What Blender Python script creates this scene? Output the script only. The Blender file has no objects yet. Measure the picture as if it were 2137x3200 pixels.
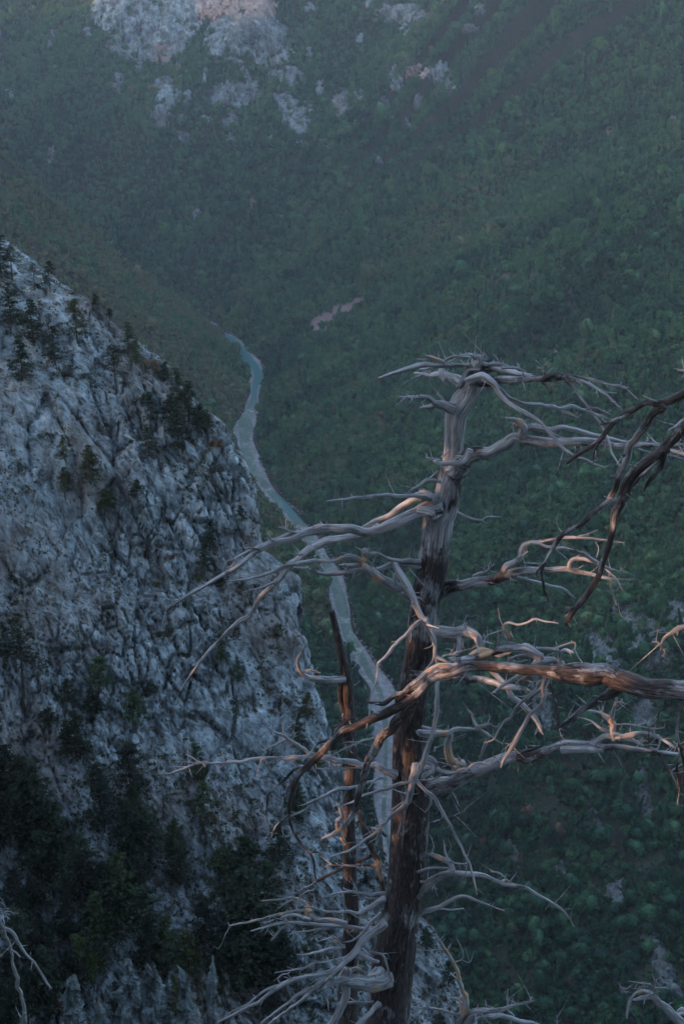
import bpy, math, random
import numpy as np
from mathutils import Vector, noise as mnoise
from mathutils.bvhtree import BVHTree

# ------------------------------------------------------------------ camera, sky, sun, exposure
R = math.radians
scene = bpy.context.scene
col = scene.collection
CAM = np.array([0.0, 0.0, 700.0])
PITCH = R(20.0)
LENS = 55.0
KPX = 36.0 / LENS / 3200.0            # tangent units per photo pixel
cd = bpy.data.cameras.new("camera")
cd.sensor_fit = 'VERTICAL'; cd.sensor_height = 36.0; cd.sensor_width = 24.04
cd.lens = LENS; cd.clip_start = 0.1; cd.clip_end = 20000
cd.dof.use_dof = True; cd.dof.focus_distance = 14.6; cd.dof.aperture_fstop = 6.3
HAZE = 2.4e-5; SHADE = 0.45
cam = bpy.data.objects.new("camera", cd); col.objects.link(cam)
cam.location = CAM; cam.rotation_euler = (R(90) - PITCH, 0, 0)
scene.camera = cam

SUN_EL = 12.0
SUN_AZ = (-0.90, -0.43)               # horizontal direction towards the sun
sl = math.hypot(*SUN_AZ)
SUN_DIR = Vector((SUN_AZ[0]/sl*math.cos(R(SUN_EL)), SUN_AZ[1]/sl*math.cos(R(SUN_EL)), math.sin(R(SUN_EL))))
world = bpy.data.worlds.new("World"); scene.world = world; world.use_nodes = True
wn = world.node_tree; wn.nodes.clear()
sky = wn.nodes.new('ShaderNodeTexSky'); sky.sky_type = 'NISHITA'; sky.sun_disc = False
sky.sun_elevation = R(SUN_EL); sky.sun_rotation = math.atan2(SUN_DIR.x, SUN_DIR.y) % (2*math.pi)
sky.altitude = 900; sky.air_density = 1.0; sky.dust_density = 1.5; sky.ozone_density = 1.0
bg = wn.nodes.new('ShaderNodeBackground'); bg.inputs[1].default_value = 0.1
wo = wn.nodes.new('ShaderNodeOutputWorld')
wn.links.new(sky.outputs[0], bg.inputs[0]); wn.links.new(bg.outputs[0], wo.inputs[0])
sd = bpy.data.lights.new("sun", 'SUN'); sd.energy = 0.9; sd.angle = R(0.5); sd.color = (1.0, 0.56, 0.34)
sun = bpy.data.objects.new("sun", sd); col.objects.link(sun)
sun.rotation_euler = SUN_DIR.to_track_quat('Z', 'Y').to_euler(); sun.location = (-60, -30, 760)

scene.view_settings.view_transform = 'Standard'; scene.view_settings.look = 'None'
scene.view_settings.exposure = 3.4; scene.view_settings.gamma = 1.0
scene.view_settings.use_curve_mapping = False
cy = scene.cycles
cy.max_bounces = 5; cy.diffuse_bounces = 3; cy.glossy_bounces = 2; cy.transmission_bounces = 2
cy.volume_bounces = 1; cy.transparent_max_bounces = 4
cy.use_denoising = True; cy.caustics_reflective = False; cy.caustics_refractive = False
cy.use_adaptive_sampling = True; cy.adaptive_threshold = 0.01

# ------------------------------------------------------------------ helpers
rng = np.random.default_rng(7); random.seed(7)
FWD = np.array([0, math.cos(PITCH), -math.sin(PITCH)]); UP = np.array([0, math.sin(PITCH), math.cos(PITCH)]); RT = np.array([1.0, 0, 0])
def ray(px, py):
    return FWD + RT*((px-1068.5)*KPX) + UP*((1600-py)*KPX)
def at(px, py, Y):
    d = ray(px, py); t = Y/d[1]
    return CAM + d*t, t
def at_z(px, py, z):
    d = ray(px, py); t = (z-CAM[2])/d[2]
    return CAM + d*t, t
def project(P):
    D = P - CAM
    w = D@FWD
    w = np.where(np.abs(w) < 1e-6, 1e-6, w)
    return 1068.5 + (D@RT)/w/KPX, 1600 - (D@UP)/w/KPX, w

def _h(ix, iy, iz, seed):
    n = (ix*374761393 + iy*668265263 + iz*2147483647 + seed*1274126177) & 0xFFFFFFFF
    n = ((n ^ (n >> 13)) * 1274126177) & 0xFFFFFFFF
    n = ((n ^ (n >> 16)) * 2246822519) & 0xFFFFFFFF
    return ((n ^ (n >> 15)) & 0xFFFF) / 65535.0
def vnoise(p, seed=0):
    """value noise in [-1,1] at points p (N,3)"""
    i = np.floor(p).astype(np.int64); f = p - i; u = f*f*(3-2*f)
    r = 0
    for dx in (0, 1):
        wx = u[:, 0] if dx else 1-u[:, 0]
        for dy in (0, 1):
            wy = u[:, 1] if dy else 1-u[:, 1]
            for dz in (0, 1):
                wz = u[:, 2] if dz else 1-u[:, 2]
                r = r + wx*wy*wz*_h(i[:, 0]+dx, i[:, 1]+dy, i[:, 2]+dz, seed)
    return r*2-1
def fbm(p, oct=4, seed=0, gain=.5):
    r = 0; a = 1; s = 0
    for k in range(oct):
        r = r + a*vnoise(p*(2.03**k) + 17.3*k, seed+k); s += a; a *= gain
    return r/s
def ridged(p, oct=4, seed=0, gain=.55):
    r = 0; a = 1; s = 0
    for k in range(oct):
        r = r + a*(1-np.abs(vnoise(p*(2.07**k) + 9.1*k, seed+k))); s += a; a *= gain
    return r/s
def p2(x, y, s, z=0.0):
    return np.stack([x/s, y/s, np.full_like(x, z)], 1)
def smooth(e0, e1, x):
    t = np.clip((x-e0)/(e1-e0), 0, 1); return t*t*(3-2*t)

def mesh_obj(name, V, F, mat=None, parent=None, smooth_shade=True, attrs=None):
    """F: (N,3) or (N,4) int array, or list of such arrays"""
    me = bpy.data.meshes.new(name)
    V = np.asarray(V, np.float32)
    Fs = F if isinstance(F, list) else [F]
    Fs = [np.asarray(f, np.int32) for f in Fs if len(f)]
    me.vertices.add(len(V)); me.vertices.foreach_set('co', V.ravel())
    loops = np.concatenate([f.ravel() for f in Fs]); tot = np.concatenate([np.full(len(f), f.shape[1], np.int32) for f in Fs])
    me.loops.add(len(loops)); me.loops.foreach_set('vertex_index', loops)
    me.polygons.add(len(tot)); me.polygons.foreach_set('loop_start', np.concatenate([[0], np.cumsum(tot)[:-1]]).astype(np.int32))
    me.polygons.foreach_set('use_smooth', np.full(len(tot), smooth_shade, bool))
    me.update(calc_edges=True)
    for k, a in (attrs or {}).items():
        a = np.asarray(a, np.float32)
        if a.ndim == 1:
            at_ = me.attributes.new(k, 'FLOAT', 'POINT'); at_.data.foreach_set('value', a)
        else:
            at_ = me.attributes.new(k, 'FLOAT_VECTOR', 'POINT'); at_.data.foreach_set('vector', a.ravel())
    if mat: me.materials.append(mat)
    o = bpy.data.objects.new(name, me); col.objects.link(o)
    if parent: o.parent = parent
    return o
def grid_faces(nu, nv):
    i = np.arange(nu*nv).reshape(nu, nv)
    return np.stack([i[:-1, :-1], i[1:, :-1], i[1:, 1:], i[:-1, 1:]], -1).reshape(-1, 4)
def empty(name, loc):
    o = bpy.data.objects.new(name, None); o.location = loc; o.empty_display_size = .2; col.objects.link(o); return o
def tag(o, label=None, cat=None, group=None, kind=None):
    if label: o['label'] = label
    if cat: o['category'] = cat
    if group: o['group'] = group
    if kind: o['kind'] = kind
    return o

class NT:
    """small node-tree helper"""
    def __init__(s, name):
        s.m = bpy.data.materials.new(name); s.m.use_nodes = True
        s.t = s.m.node_tree; s.t.nodes.clear()
        s.out = s.n('ShaderNodeOutputMaterial'); s.b = s.n('ShaderNodeBsdfPrincipled')
        s.l(s.b.outputs[0], s.out.inputs[0]); s.b.inputs['Specular IOR Level'].default_value = .2
    def n(s, t, **k):
        x = s.t.nodes.new(t)
        for a, v in k.items(): setattr(x, a, v)
        return x
    def l(s, a, b): s.t.links.new(a, b)
    def noise(s, vec, scale, detail=4, rough=.55, dist=0):
        x = s.n('ShaderNodeTexNoise'); x.inputs['Scale'].default_value = scale; x.inputs['Detail'].default_value = detail
        x.inputs['Roughness'].default_value = rough; x.inputs['Distortion'].default_value = dist
        if vec is not None: s.l(vec, x.inputs['Vector'])
        return x.outputs['Fac']
    def ramp(s, fac, stops):
        x = s.n('ShaderNodeValToRGB'); e = x.color_ramp.elements
        while len(e) < len(stops): e.new(.5)
        for q, (p, c) in zip(e, stops):
            q.position = p; q.color = (c, c, c, 1) if isinstance(c, (int, float)) else (*c, 1)
        s.l(fac, x.inputs[0]); return x.outputs[0]
    def mix(s, fac, a, b, mode='MIX'):
        x = s.n('ShaderNodeMix', data_type='RGBA', blend_type=mode)
        for v, i in ((fac, 0), (a, 6), (b, 7)):
            if isinstance(v, (int, float)): x.inputs[i].default_value = v if i == 0 else (v, v, v, 1)
            elif isinstance(v, tuple): x.inputs[i].default_value = (*v, 1)
            else: s.l(v, x.inputs[i])
        return x.outputs[2]
    def math(s, op, a, b=0.5, clamp=False):
        x = s.n('ShaderNodeMath', operation=op, use_clamp=clamp)
        for v, i in ((a, 0), (b, 1)):
            if isinstance(v, (int, float)): x.inputs[i].default_value = v
            else: s.l(v, x.inputs[i])
        return x.outputs[0]
    def attr(s, name, typ='GEOMETRY', out='Fac'):
        x = s.n('ShaderNodeAttribute', attribute_name=name, attribute_type=typ); return x.outputs[out]
    def pos(s): return s.n('ShaderNodeNewGeometry').outputs['Position']
    def mapping(s, vec, scale, rot=(0, 0, 0)):
        x = s.n('ShaderNodeMapping'); x.inputs['Scale'].default_value = scale; x.inputs['Rotation'].default_value = rot
        s.l(vec, x.inputs['Vector']); return x.outputs[0]
    def bump(s, h, strength, dist):
        x = s.n('ShaderNodeBump'); x.inputs['Strength'].default_value = strength; x.inputs['Distance'].default_value = dist
        s.l(h, x.inputs['Height']); s.l(x.outputs[0], s.b.inputs['Normal'])
    def base(s, c):
        if isinstance(c, tuple): s.b.inputs['Base Color'].default_value = (*c, 1)
        else: s.l(c, s.b.inputs['Base Color'])
    def rough(s, r): s.b.inputs['Roughness'].default_value = r

# ------------------------------------------------------------------ materials
def m_ground():
    m = NT('forest_floor'); p = m.pos()
    n = m.noise(p, .02, 5); n2 = m.noise(p, .25, 4)
    c = m.ramp(n, [(.3, (.014, .022, .012)), (.55, (.026, .032, .018)), (.78, (.075, .06, .042))])
    m.base(m.mix(.5, c, m.ramp(n2, [(.3, (.010, .014, .009)), (.7, (.045, .046, .028))])))
    c = m.mix(m.attr('bare'), m.mix(.5, c, m.ramp(n2, [(.3, (.010, .014, .009)), (.7, (.045, .046, .028))])), m.ramp(n2, [(.3, (.10, .066, .056)), (.7, (.20, .13, .11))]))
    m.base(c); m.bump(n2, .8, 2.0); m.rough(.95); return m.m
def m_rock(name, far=False, warm=0.0, dark=1.0):
    m = NT(name); p = m.pos()
    k = far or 1.0
    st = m.mapping(p, (.34*k, .34*k, .075*k), (0, R(20), 0))       # weathering streaks run down the face
    n1 = m.noise(st, 1.0, 8, .62, .6)
    n2 = m.noise(p, .045*k, 4, .5)
    n3 = m.noise(m.mapping(p, (1.7*k, 1.7*k, .45*k), (0, R(20), 0)), 1.0, 6, .65, .4)
    c = m.ramp(n1, [(.34, (.036, .039, .039)), (.43, (.115, .130, .130)), (.53, (.205, .230, .230)), (.68, (.33, .362, .358))])
    c = m.mix(m.ramp(n2, [(.46, 0.0), (.66, .6)]), c, (.15, .112, .09))
    if warm: c = m.mix(warm, c, (.48, .25, .18))  # shifts the rock towards a reddish tone
    c = m.mix(m.ramp(n3, [(.35, .95), (.43, 0.0)]), c, (.020, .021, .022))
    gx = m.n('ShaderNodeNewGeometry'); sx = m.n('ShaderNodeSeparateXYZ'); m.l(gx.outputs['Normal'], sx.inputs[0])
    led = m.math('MULTIPLY', m.ramp(sx.outputs['Z'], [(.80, 0.0), (.92, 1.0)]), m.ramp(m.noise(p, .35*k, 4), [(.40, 0.0), (.52, 1.0)]))
    c = m.mix(m.math('MULTIPLY', led, .85), c, (.040, .040, .024))                     # turf and heath on the ledges
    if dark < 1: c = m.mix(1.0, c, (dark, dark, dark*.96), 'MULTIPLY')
    m.base(c); m.rough(.92)
    h = m.math('ADD', m.math('MULTIPLY', n1, .7), m.math('MULTIPLY', n3, .5))
    m.bump(h, .9, .5/k*.8); return m.m
def m_leaf(name, mode, cols):
    """mode 'INSTANCER' reads the point's tint, 'OBJECT' the object colour"""
    m = NT(name)
    if mode == 'INSTANCER':
        t = m.attr('tint', 'INSTANCER')
    else:
        t = m.n('ShaderNodeObjectInfo').outputs['Random']
    c = m.ramp(t, cols)
    if mode == 'COLOR':
        c = m.n('ShaderNodeObjectInfo').outputs['Color']
    tc = m.n('ShaderNodeTexCoord').outputs['Object']
    n = m.noise(tc, 1.1, 3)
    c = m.mix(1.0, c, m.ramp(n, [(.25, (.55, .55, .55)), (.75, (1.35, 1.35, 1.3))]), 'MULTIPLY')
    m.base(c); m.rough(.8); m.b.inputs['Specular IOR Level'].default_value = .08
    return m.m
def m_flat(name, a, b, scale, rough=.9, bump=.4, bd=.02):
    m = NT(name); p = m.n('ShaderNodeTexCoord').outputs['Object']; n = m.noise(p, scale, 5)
    m.base(m.ramp(n, [(.3, a), (.7, b)])); m.bump(n, bump, bd); m.rough(rough); return m.m
def m_water():
    m = NT('river_water'); p = m.pos()
    n = m.noise(m.mapping(p, (.05, .022, .05)), 1.0, 6, .65, .4)
    sh = m.attr('shallow')
    deep = m.mix(n, (.004, .056, .048), (.010, .085, .072))
    shal = m.ramp(m.math('ADD', n, m.math('MULTIPLY', m.math('SUBTRACT', m.noise(p, .30, 5, .7), .4), .8)), [(.38, (.016, .042, .030)), (.54, (.052, .072, .046)), (.66, (.078, .092, .062)), (.76, (.30, .30, .25))])
    m.base(m.mix(sh, deep, shal)); m.rough(.4); m.b.inputs['Specular IOR Level'].default_value = .10
    m.bump(m.noise(p, .6, 4), .35, .3); return m.m
def m_gravel():
    m = NT('river_gravel'); p = m.pos(); n = m.noise(p, .12, 7, .7); n2 = m.noise(p, .02, 3)
    c = m.ramp(n, [(.3, (.10, .088, .08)), (.5, (.185, .17, .162)), (.7, (.32, .30, .29))])
    m.base(m.mix(m.ramp(n2, [(.4, 0.0), (.7, .5)]), c, (.16, .13, .11))); m.bump(n, .8, 1.0); m.rough(.95); return m.m
def m_wood():
    m = NT('weathered_dead_wood')
    v = m.attr('grain', out='Vector'); w = m.attr('where', out='Vector')
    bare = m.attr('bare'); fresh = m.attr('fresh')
    g = m.noise(m.mapping(v, (90, 90, 5)), 1.0, 5, .6, .3)          # long fibres
    g2 = m.noise(m.mapping(v, (26, 26, 1.6)), 1.0, 5, .6, .8)        # grooves
    blot = m.noise(w, 3.2, 5, .6, .4); fine = m.noise(w, 55, 4, .6)
    silver = m.ramp(g2, [(.34, (.016, .013, .012)), (.43, (.10, .09, .087)), (.53, (.27, .255, .25)), (.70, (.46, .445, .44))])
    silver = m.mix(.45, silver, m.ramp(g, [(.32, (.04, .034, .032)), (.5, (.25, .235, .23)), (.70, (.50, .48, .47))]))
    plates = m.noise(m.mapping(v, (42, 42, 7)), 1.0, 6, .65, 1.2)
    bark = m.ramp(plates, [(.36, (.006, .005, .0045)), (.46, (.027, .020, .018)), (.58, (.060, .045, .040)), (.74, (.16, .125, .115))])
    k = m.math('ADD', m.math('MULTIPLY', m.math('SUBTRACT', blot, .5), 2.2), m.math('ADD', bare, m.math('MULTIPLY', m.math('SUBTRACT', plates, .5), .9)))
    c = m.mix(m.ramp(k, [(.34, 0.0), (.66, 1.0)]), bark, silver)
    fresh_glint_c = m.ramp(g, [(.3, (.15, .08, .045)), (.5, (.40, .235, .135)), (.75, (.58, .38, .24))])
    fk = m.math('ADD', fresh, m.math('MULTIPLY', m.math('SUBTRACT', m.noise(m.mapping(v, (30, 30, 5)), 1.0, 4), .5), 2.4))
    c = m.mix(m.ramp(fk, [(.52, 0.0), (.78, .85)]), c, fresh_glint_c)  # raw wood orange and painted sun glints share this mask
    m.base(c); m.rough(.72); m.b.inputs['Specular IOR Level'].default_value = .25
    h = m.math('ADD', m.math('MULTIPLY', g2, 1.0), m.math('ADD', m.math('MULTIPLY', g, .35), m.math('ADD', m.math('MULTIPLY', plates, .8), m.math('MULTIPLY', fine, .25))))
    m.bump(h, 1.0, .018); return m.m

GREENS = [(0.0, (.014, .038, .022)), (.2, (.025, .060, .032)), (.4, (.039, .088, .042)), (.58, (.057, .114, .049)), (.74, (.078, .116, .050)), (.88, (.100, .104, .052)), (.93, (.105, .080, .046)), (1.0, (.118, .068, .046))]
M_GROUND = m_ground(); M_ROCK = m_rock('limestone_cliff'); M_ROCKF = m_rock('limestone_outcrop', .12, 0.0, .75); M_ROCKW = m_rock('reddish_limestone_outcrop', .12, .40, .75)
M_ROCKN = m_rock('darker_limestone_outcrop', .4, 0.0, .7)  # outcrop limestone in a darker tone
M_ROCKD = m_rock('shaded_limestone_pinnacle', False, 0.0, .62)  # limestone darkened evenly, the shade put into its colour
M_FOREST = m_leaf('broadleaf_foliage_mass', 'INSTANCER', GREENS)
M_TREE = m_leaf('broadleaf_foliage', 'COLOR', GREENS)
M_PINE = m_leaf('pine_needles', 'COLOR', GREENS)
M_SHRUB = m_leaf('shrub_foliage', 'COLOR', GREENS)
def m_heath():
    m = NT('heath_tufts'); q = m.pos(); n = m.noise(q, .11, 4); n2 = m.noise(q, 1.3, 2)
    m.base(m.mix(.5, m.ramp(n, [(.34, (.020, .030, .016)), (.5, (.048, .046, .022)), (.64, (.095, .062, .042))]), m.ramp(n2, [(.3, (.014, .018, .011)), (.7, (.085, .07, .04))]))); m.rough(.9); m.b.inputs['Specular IOR Level'].default_value = .05; return m.m
M_HEATH = m_heath()
M_TRUNK = m_flat('tree_bark', (.025, .018, .014), (.075, .058, .047), 6)
M_WATER = m_water(); M_GRAVEL = m_gravel(); M_WOOD = m_wood()
# ------------------------------------------------------------------ the valley: river course, terrain heights
RIV_PX = [(620, 1000, 22), (665, 1027, 22), (715, 1052, 24), (765, 1105, 28), (803, 1159, 29), (798, 1210, 24), (788, 1268, 26), (766, 1325, 38), (768, 1389, 36), (791, 1452, 30),
          (829, 1516, 30), (880, 1580, 34), (918, 1618, 34), (985, 1710, 36), (1040, 1798, 36), (1066, 1893, 36), (1082, 1973, 36), (1117, 2037, 40), (1155, 2100, 46), (1190, 2164, 54), (1205, 2300, 48), (1205, 2450, 44), (1215, 2620, 42)]
rp = []
for x, y, w in RIV_PX:
    P, t = at_z(x, y, 2.0); rp.append((P[0], P[1], w*KPX*t))
rp = [(-2200, 3900, 14), (-1300, 3560, 14), (-800, 3330, 14), (-560, 3190, 14)] + rp + [(70, 850, 20), (150, 450, 20), (260, 0, 20), (320, -1600, 20)]
rp = np.array(rp)
def catmull(P, per):
    P = np.asarray(P, float); Q = np.vstack([2*P[0]-P[1], P, 2*P[-1]-P[-2]]); out = []
    for i in range(1, len(Q)-2):
        t = np.linspace(0, 1, per, endpoint=False)[:, None]
        a, b, c, d = Q[i-1], Q[i], Q[i+1], Q[i+2]
        out.append(.5*((2*b)+(-a+c)*t+(2*a-5*b+4*c-d)*t*t+(-a+3*b-3*c+d)*t**3))
    out.append(P[-1:]); return np.vstack(out)
RC = catmull(rp, 10)                       # x, y, half width
RT_ = np.gradient(RC[:, :2], axis=0); RT_ /= np.linalg.norm(RT_, axis=1)[:, None]
RS = np.concatenate([[0], np.cumsum(np.linalg.norm(np.diff(RC[:, :2], axis=0), axis=1))])
NOTCH = np.array(SUN_AZ)/sl
def river_dist(x, y):
    d = np.empty(len(x)); s = np.empty(len(x)); sg = np.empty(len(x)); wd = np.empty(len(x))
    for a in range(0, len(x), 20000):
        X = x[a:a+20000, None]-RC[None, :, 0]; Y = y[a:a+20000, None]-RC[None, :, 1]
        D = X*X+Y*Y; k = D.argmin(1); r = np.arange(len(k))
        dx = X[r, k]; dy = Y[r, k]; tx = RT_[k, 0]; ty = RT_[k, 1]
        d[a:a+20000] = np.sqrt(D[r, k]); s[a:a+20000] = RS[k]+dx*tx+dy*ty
        sg[a:a+20000] = np.sign(tx*dy-ty*dx); wd[a:a+20000] = RC[k, 2]
    return d, s, sg, wd
def height(x, y):
    d, s, sg, wd = river_dist(x, y)
    e = np.maximum(d-wd-4, 0)
    right = sg > 0
    gl = fbm(np.stack([s/170, d/900, np.zeros_like(s)], 1), 3, 3)      # gullies down the fall line
    gl2 = fbm(np.stack([s/60, d/260, np.zeros_like(s)], 1), 3, 13)
    big = fbm(p2(x, y, 520.), 3, 5)
    sm = fbm(p2(x, y, 60.), 3, 8)
    hr = e*.60*smooth(-20, 90, e+25) + 10*smooth(0, 60, e)
    hl = e*.78*smooth(-20, 70, e+20) + 6*smooth(0, 40, e)
    h = np.where(right, hr, hl)
    amp = smooth(20, 450, e)
    h = h + amp*(gl*74 + gl2*26 + big*60) + smooth(10, 120, e)*sm*5
    # a rocky spur comes down the right-hand side towards the river
    spur = np.exp(-((y-1090-.25*(x-100))/105.)**2)*smooth(15, 160, x-40)*62*smooth(1900, 1400, y)
    h = h + np.where(right, spur, 0)
    # brow of the far mountain steepens into crags
    far = smooth(3250, 3500, y)*right
    h = h + far*smooth(180, 420, e)*70*(.6+.4*gl)
    return np.minimum(h, 930 + 20*sm), d, wd, sg
# main sheet
gx = np.arange(-1150, 1500, 8.0); gy = np.arange(330, 5000, 8.0)
GX, GY = np.meshgrid(gx, gy, indexing='ij')
hz, rd, rw, rsg = height(GX.ravel(), GY.ravel())
TV = np.stack([GX.ravel(), GY.ravel(), hz], 1); TF = grid_faces(len(gx), len(gy))
CLEAR = [(1010, 1010, 40, 40), (1075, 965, 45, 18), (1130, 940, 28, 16), (1575, 880, 26, 20), (1910, 415, 28, 10), (2095, 370, 40, 14), (1725, 1105, 40, 14), (790, 630, 14, 22)]
tpx, tpy, _ = project(TV); cl_ = np.zeros(len(TV))
for x0, y0, rx, ry in CLEAR:
    cl_ = np.maximum(cl_, np.clip(2-1.2*(((tpx-x0+.4*(tpy-y0))/rx)**2+((tpy-y0)/ry)**2), 0, 1))
terrain = mesh_obj('valley_terrain', TV, TF, M_GROUND, attrs={'bare': cl_}); tag(terrain, 'steep wooded valley sides dropping to the river', kind='structure')
bvh_t = BVHTree.FromPolygons([tuple(v) for v in TV], [tuple(f) for f in TF.tolist()])
# unseen mountain at left, raised to shade the gorge, its saddle cut for the sun, and the plateau behind the viewer
mx = np.arange(-4200, 3000.1, 60.0); my = np.arange(-2600, 5600.1, 60.0)
MX, MY = np.meshgrid(mx, my, indexing='ij'); x = MX.ravel(); y = MY.ravel()
crest = 1500 + 130*fbm(p2(x*0, y, 500.), 3, 31)
perp = (x-3)*NOTCH[1] - (y-13)*NOTCH[0]; along = (x-3)*NOTCH[0] + (y-13)*NOTCH[1]
sad = smooth(240, 90, np.abs(perp))*smooth(200, 900, along)
crest = np.where(sad > 0, crest*(1-sad)+980*sad, crest)
hm = crest - 1.08*np.abs(x+1950) - .9*np.maximum(0, y-2900)*1.0
hm = hm + 40*fbm(p2(x, y, 260.), 4, 33)*smooth(0, 300, hm)
hb, _, _, _ = height(x, y)
hm = np.where(sad > 0, np.minimum(hm, 980+0*hm), hm)
inside = (x > -1150) & (x < 1490) & (y > 335) & (y < 4990)
zz = np.where(inside, np.minimum(hb, 900)-60, np.maximum(hm, np.minimum(hb, 900)-4))
# keep everything in front of the lens below the view
low = (np.abs(x) < 260) & (y > -200) & (y < 420)
zz = np.where(low, np.minimum(zz, 330), zz)
mt = mesh_obj('shade_ridge', np.stack([x, y, zz], 1), grid_faces(len(mx), len(my)), M_GROUND); tag(mt, 'unseen mountain ridge raised to shade the valley, notched for the sun', kind='structure')

# river: gravel bed and water
def ribbon(name, c, wl, wr, z, mat, attrs=None, nu=9):
    n = np.stack([-RT_[c, 1], RT_[c, 0]], 1)
    V = []
    for k in range(nu):
        f = k/(nu-1); off = -wr*(1-f)+wl*f
        V.append(np.column_stack([RC[c, :2]+n*off[:, None], z]))
    V = np.stack(V, 1)
    o = mesh_obj(name, V.reshape(-1, 3), grid_faces(len(c), nu), mat, attrs={'shallow': np.repeat(attrs, nu)} if attrs is not None else None)
    return o
c = np.arange(len(RC)); sy = RC[:, 1]
wob = fbm(np.stack([RS/70, RS*0, RS*0], 1), 3, 40); wob2 = fbm(np.stack([RS/70, RS*0+9, RS*0], 1), 3, 42)
zr = 1.2+0*RS
bed = ribbon('gravel_bank', c, RC[:, 2]*(.70+.50*wob)+1, RC[:, 2]*(.68+.50*wob2)+1, zr, M_GRAVEL); tag(bed, 'pale gravel bars along the river', kind='structure')
dry = smooth(1560, 1380, sy)                 # further down the bed is mostly bare gravel
wl = RC[:, 2]*(.47+.36*wob2)*(1-.78*dry); wr = RC[:, 2]*(.49+.34*wob)*(1-.62*dry)
shal = np.clip(smooth(2530, 2380, sy)*(1-.9*smooth(2010, 1930, sy)*smooth(1850, 1930, sy)) + .1*wob, 0, 1)
riv = ribbon('river', c, wl, wr, zr+.5, M_WATER, shal); tag(riv, 'teal river winding along the valley floor', kind='structure')
# boulders along the banks
def blob(n=1, seed=0, amp=.3, sq=(1, 1, 1)):
    import bmesh
    bm = bmesh.new(); bmesh.ops.create_icosphere(bm, subdivisions=n, radius=1.0)
    V = np.array([v.co[:] for v in bm.verts]); F = np.array([[v.index for v in f.verts] for f in bm.faces]); bm.free()
    r = 1+amp*fbm(V*1.7+seed*7.7, 3, seed); return V*r[:, None]*np.array(sq), F
BV, BF = [], []; nb = 0
for k in range(900):
    i = rng.integers(50, len(RC)-40); side = rng.choice([-1, 1]); w = RC[i, 2]*rng.uniform(.8, 1.25)
    p = RC[i, :2] + np.array([-RT_[i, 1], RT_[i, 0]])*side*w; r = rng.uniform(.5, 2.2)
    v, f = blob(1, k % 9, .35, (1, 1, .7)); BV.append(v*r+np.array([p[0], p[1], 1.6])); BF.append(f+nb); nb += len(v)
bo = mesh_obj('boulders', np.vstack(BV), np.vstack(BF), M_GRAVEL, smooth_shade=False); tag(bo, 'loose pale boulders strewn along both river banks', 'boulders', kind='stuff')

# ------------------------------------------------------------------ the limestone cliff on the left
ARETE = [(-420, 330, 420), (-150, 600, 390), (0, 735, 378), (60, 800, 374), (100, 845, 372), (190, 880, 368), (270, 930, 364), (350, 1010, 360), (430, 1105, 356), (560, 1200, 350), (660, 1330, 344), (740, 1430, 338), (800, 1560, 334), (835, 1740, 328),
         (925, 1850, 322), (955, 2000, 316), (975, 2140, 310), (1015, 2260, 304), (1050, 2400, 297), (1140, 2600, 287), (1290, 2800, 275), (1420, 3030, 262), (1530, 3260, 250), (1680, 3700, 228)]
A = np.array([at(a[0]+(16 if a[1] > 1500 else 6), a[1], a[2])[0] for a in ARETE])
A = np.vstack([A, A[-1]+np.array([10, -40, -90]), A[-1]+np.array([20, -70, -420])])
AC = catmull(A, 24)
o_ = np.argsort(-AC[:, 2]); AC = AC[o_]
zl = np.concatenate([np.arange(AC[0, 2]-1, 488, -.42), np.linspace(487, 60, 60)])
ax = np.interp(-zl, -AC[:, 2], AC[:, 0]); ay = np.interp(-zl, -AC[:, 2], AC[:, 1])
s = np.concatenate([np.linspace(-260, -95, 26)[:-1], np.arange(-95, 10, .40), np.linspace(10.5, 150, 36)])
front = np.array([-.955, -.30]); back = np.array([-.40, .92])
S, Z = np.meshgrid(s, zl, indexing='ij')
AX = np.broadcast_to(ax, S.shape); AY = np.broadcast_to(ay, S.shape)
rr = 3.0                                       # rounded prow
wf = np.sqrt(S*S+rr*rr)
fo = (wf - S)*.5; ba = (wf + S)*.5
off = rr*.5
PX = AX + front[0]*(fo-off*.0) + back[0]*ba; PY = AY + front[1]*fo + back[1]*ba
CV = np.stack([PX.ravel(), PY.ravel(), Z.ravel()], 1)
# slab-like weathering: ribs that lean down to the right, joints, ledges
q = CV.copy(); tilt = R(21)
u = q[:, 0]*math.cos(tilt)+q[:, 2]*math.sin(tilt); v = -q[:, 0]*math.sin(tilt)+q[:, 2]*math.cos(tilt)
def ruv(a, b, seed, oct=4): return ridged(np.stack([u/a, q[:, 1]/a, v/b], 1), oct, seed)
def fuv(a, b, seed, oct=4): return fbm(np.stack([u/a, q[:, 1]/a, v/b], 1), oct, seed)
def slabs(a, b, seed):
    """jointed slabs: (offset of the slab, distance to its joint) on cells a wide and b long"""
    g = np.stack([u/a, q[:, 1]/(a*2.2), v/b], 1); g = g + .35*np.stack([fuv(a*1.7, b*1.2, seed+7, 2), 0*u, fuv(a*1.5, b*1.3, seed+9, 2)], 1)
    i0 = np.floor(g).astype(np.int64); f1 = np.full(len(g), 9.0); f2 = np.full(len(g), 9.0); val = np.zeros(len(g))
    for dx in (-1, 0, 1):
        for dy in (-1, 0, 1):
            for dz in (-1, 0, 1):
                c = i0+np.array([dx, dy, dz]); o = np.stack([_h(c[:, 0], c[:, 1], c[:, 2], seed+k) for k in range(3)], 1)
                d = np.linalg.norm(c+o-g, axis=1); hv_ = _h(c[:, 0], c[:, 1], c[:, 2], seed+5)
                nw = d < f1; f2 = np.where(nw, f1, np.minimum(f2, d)); val = np.where(nw, hv_, val); f1 = np.where(nw, d, f1)
    return val*2-1, f2-f1
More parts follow.
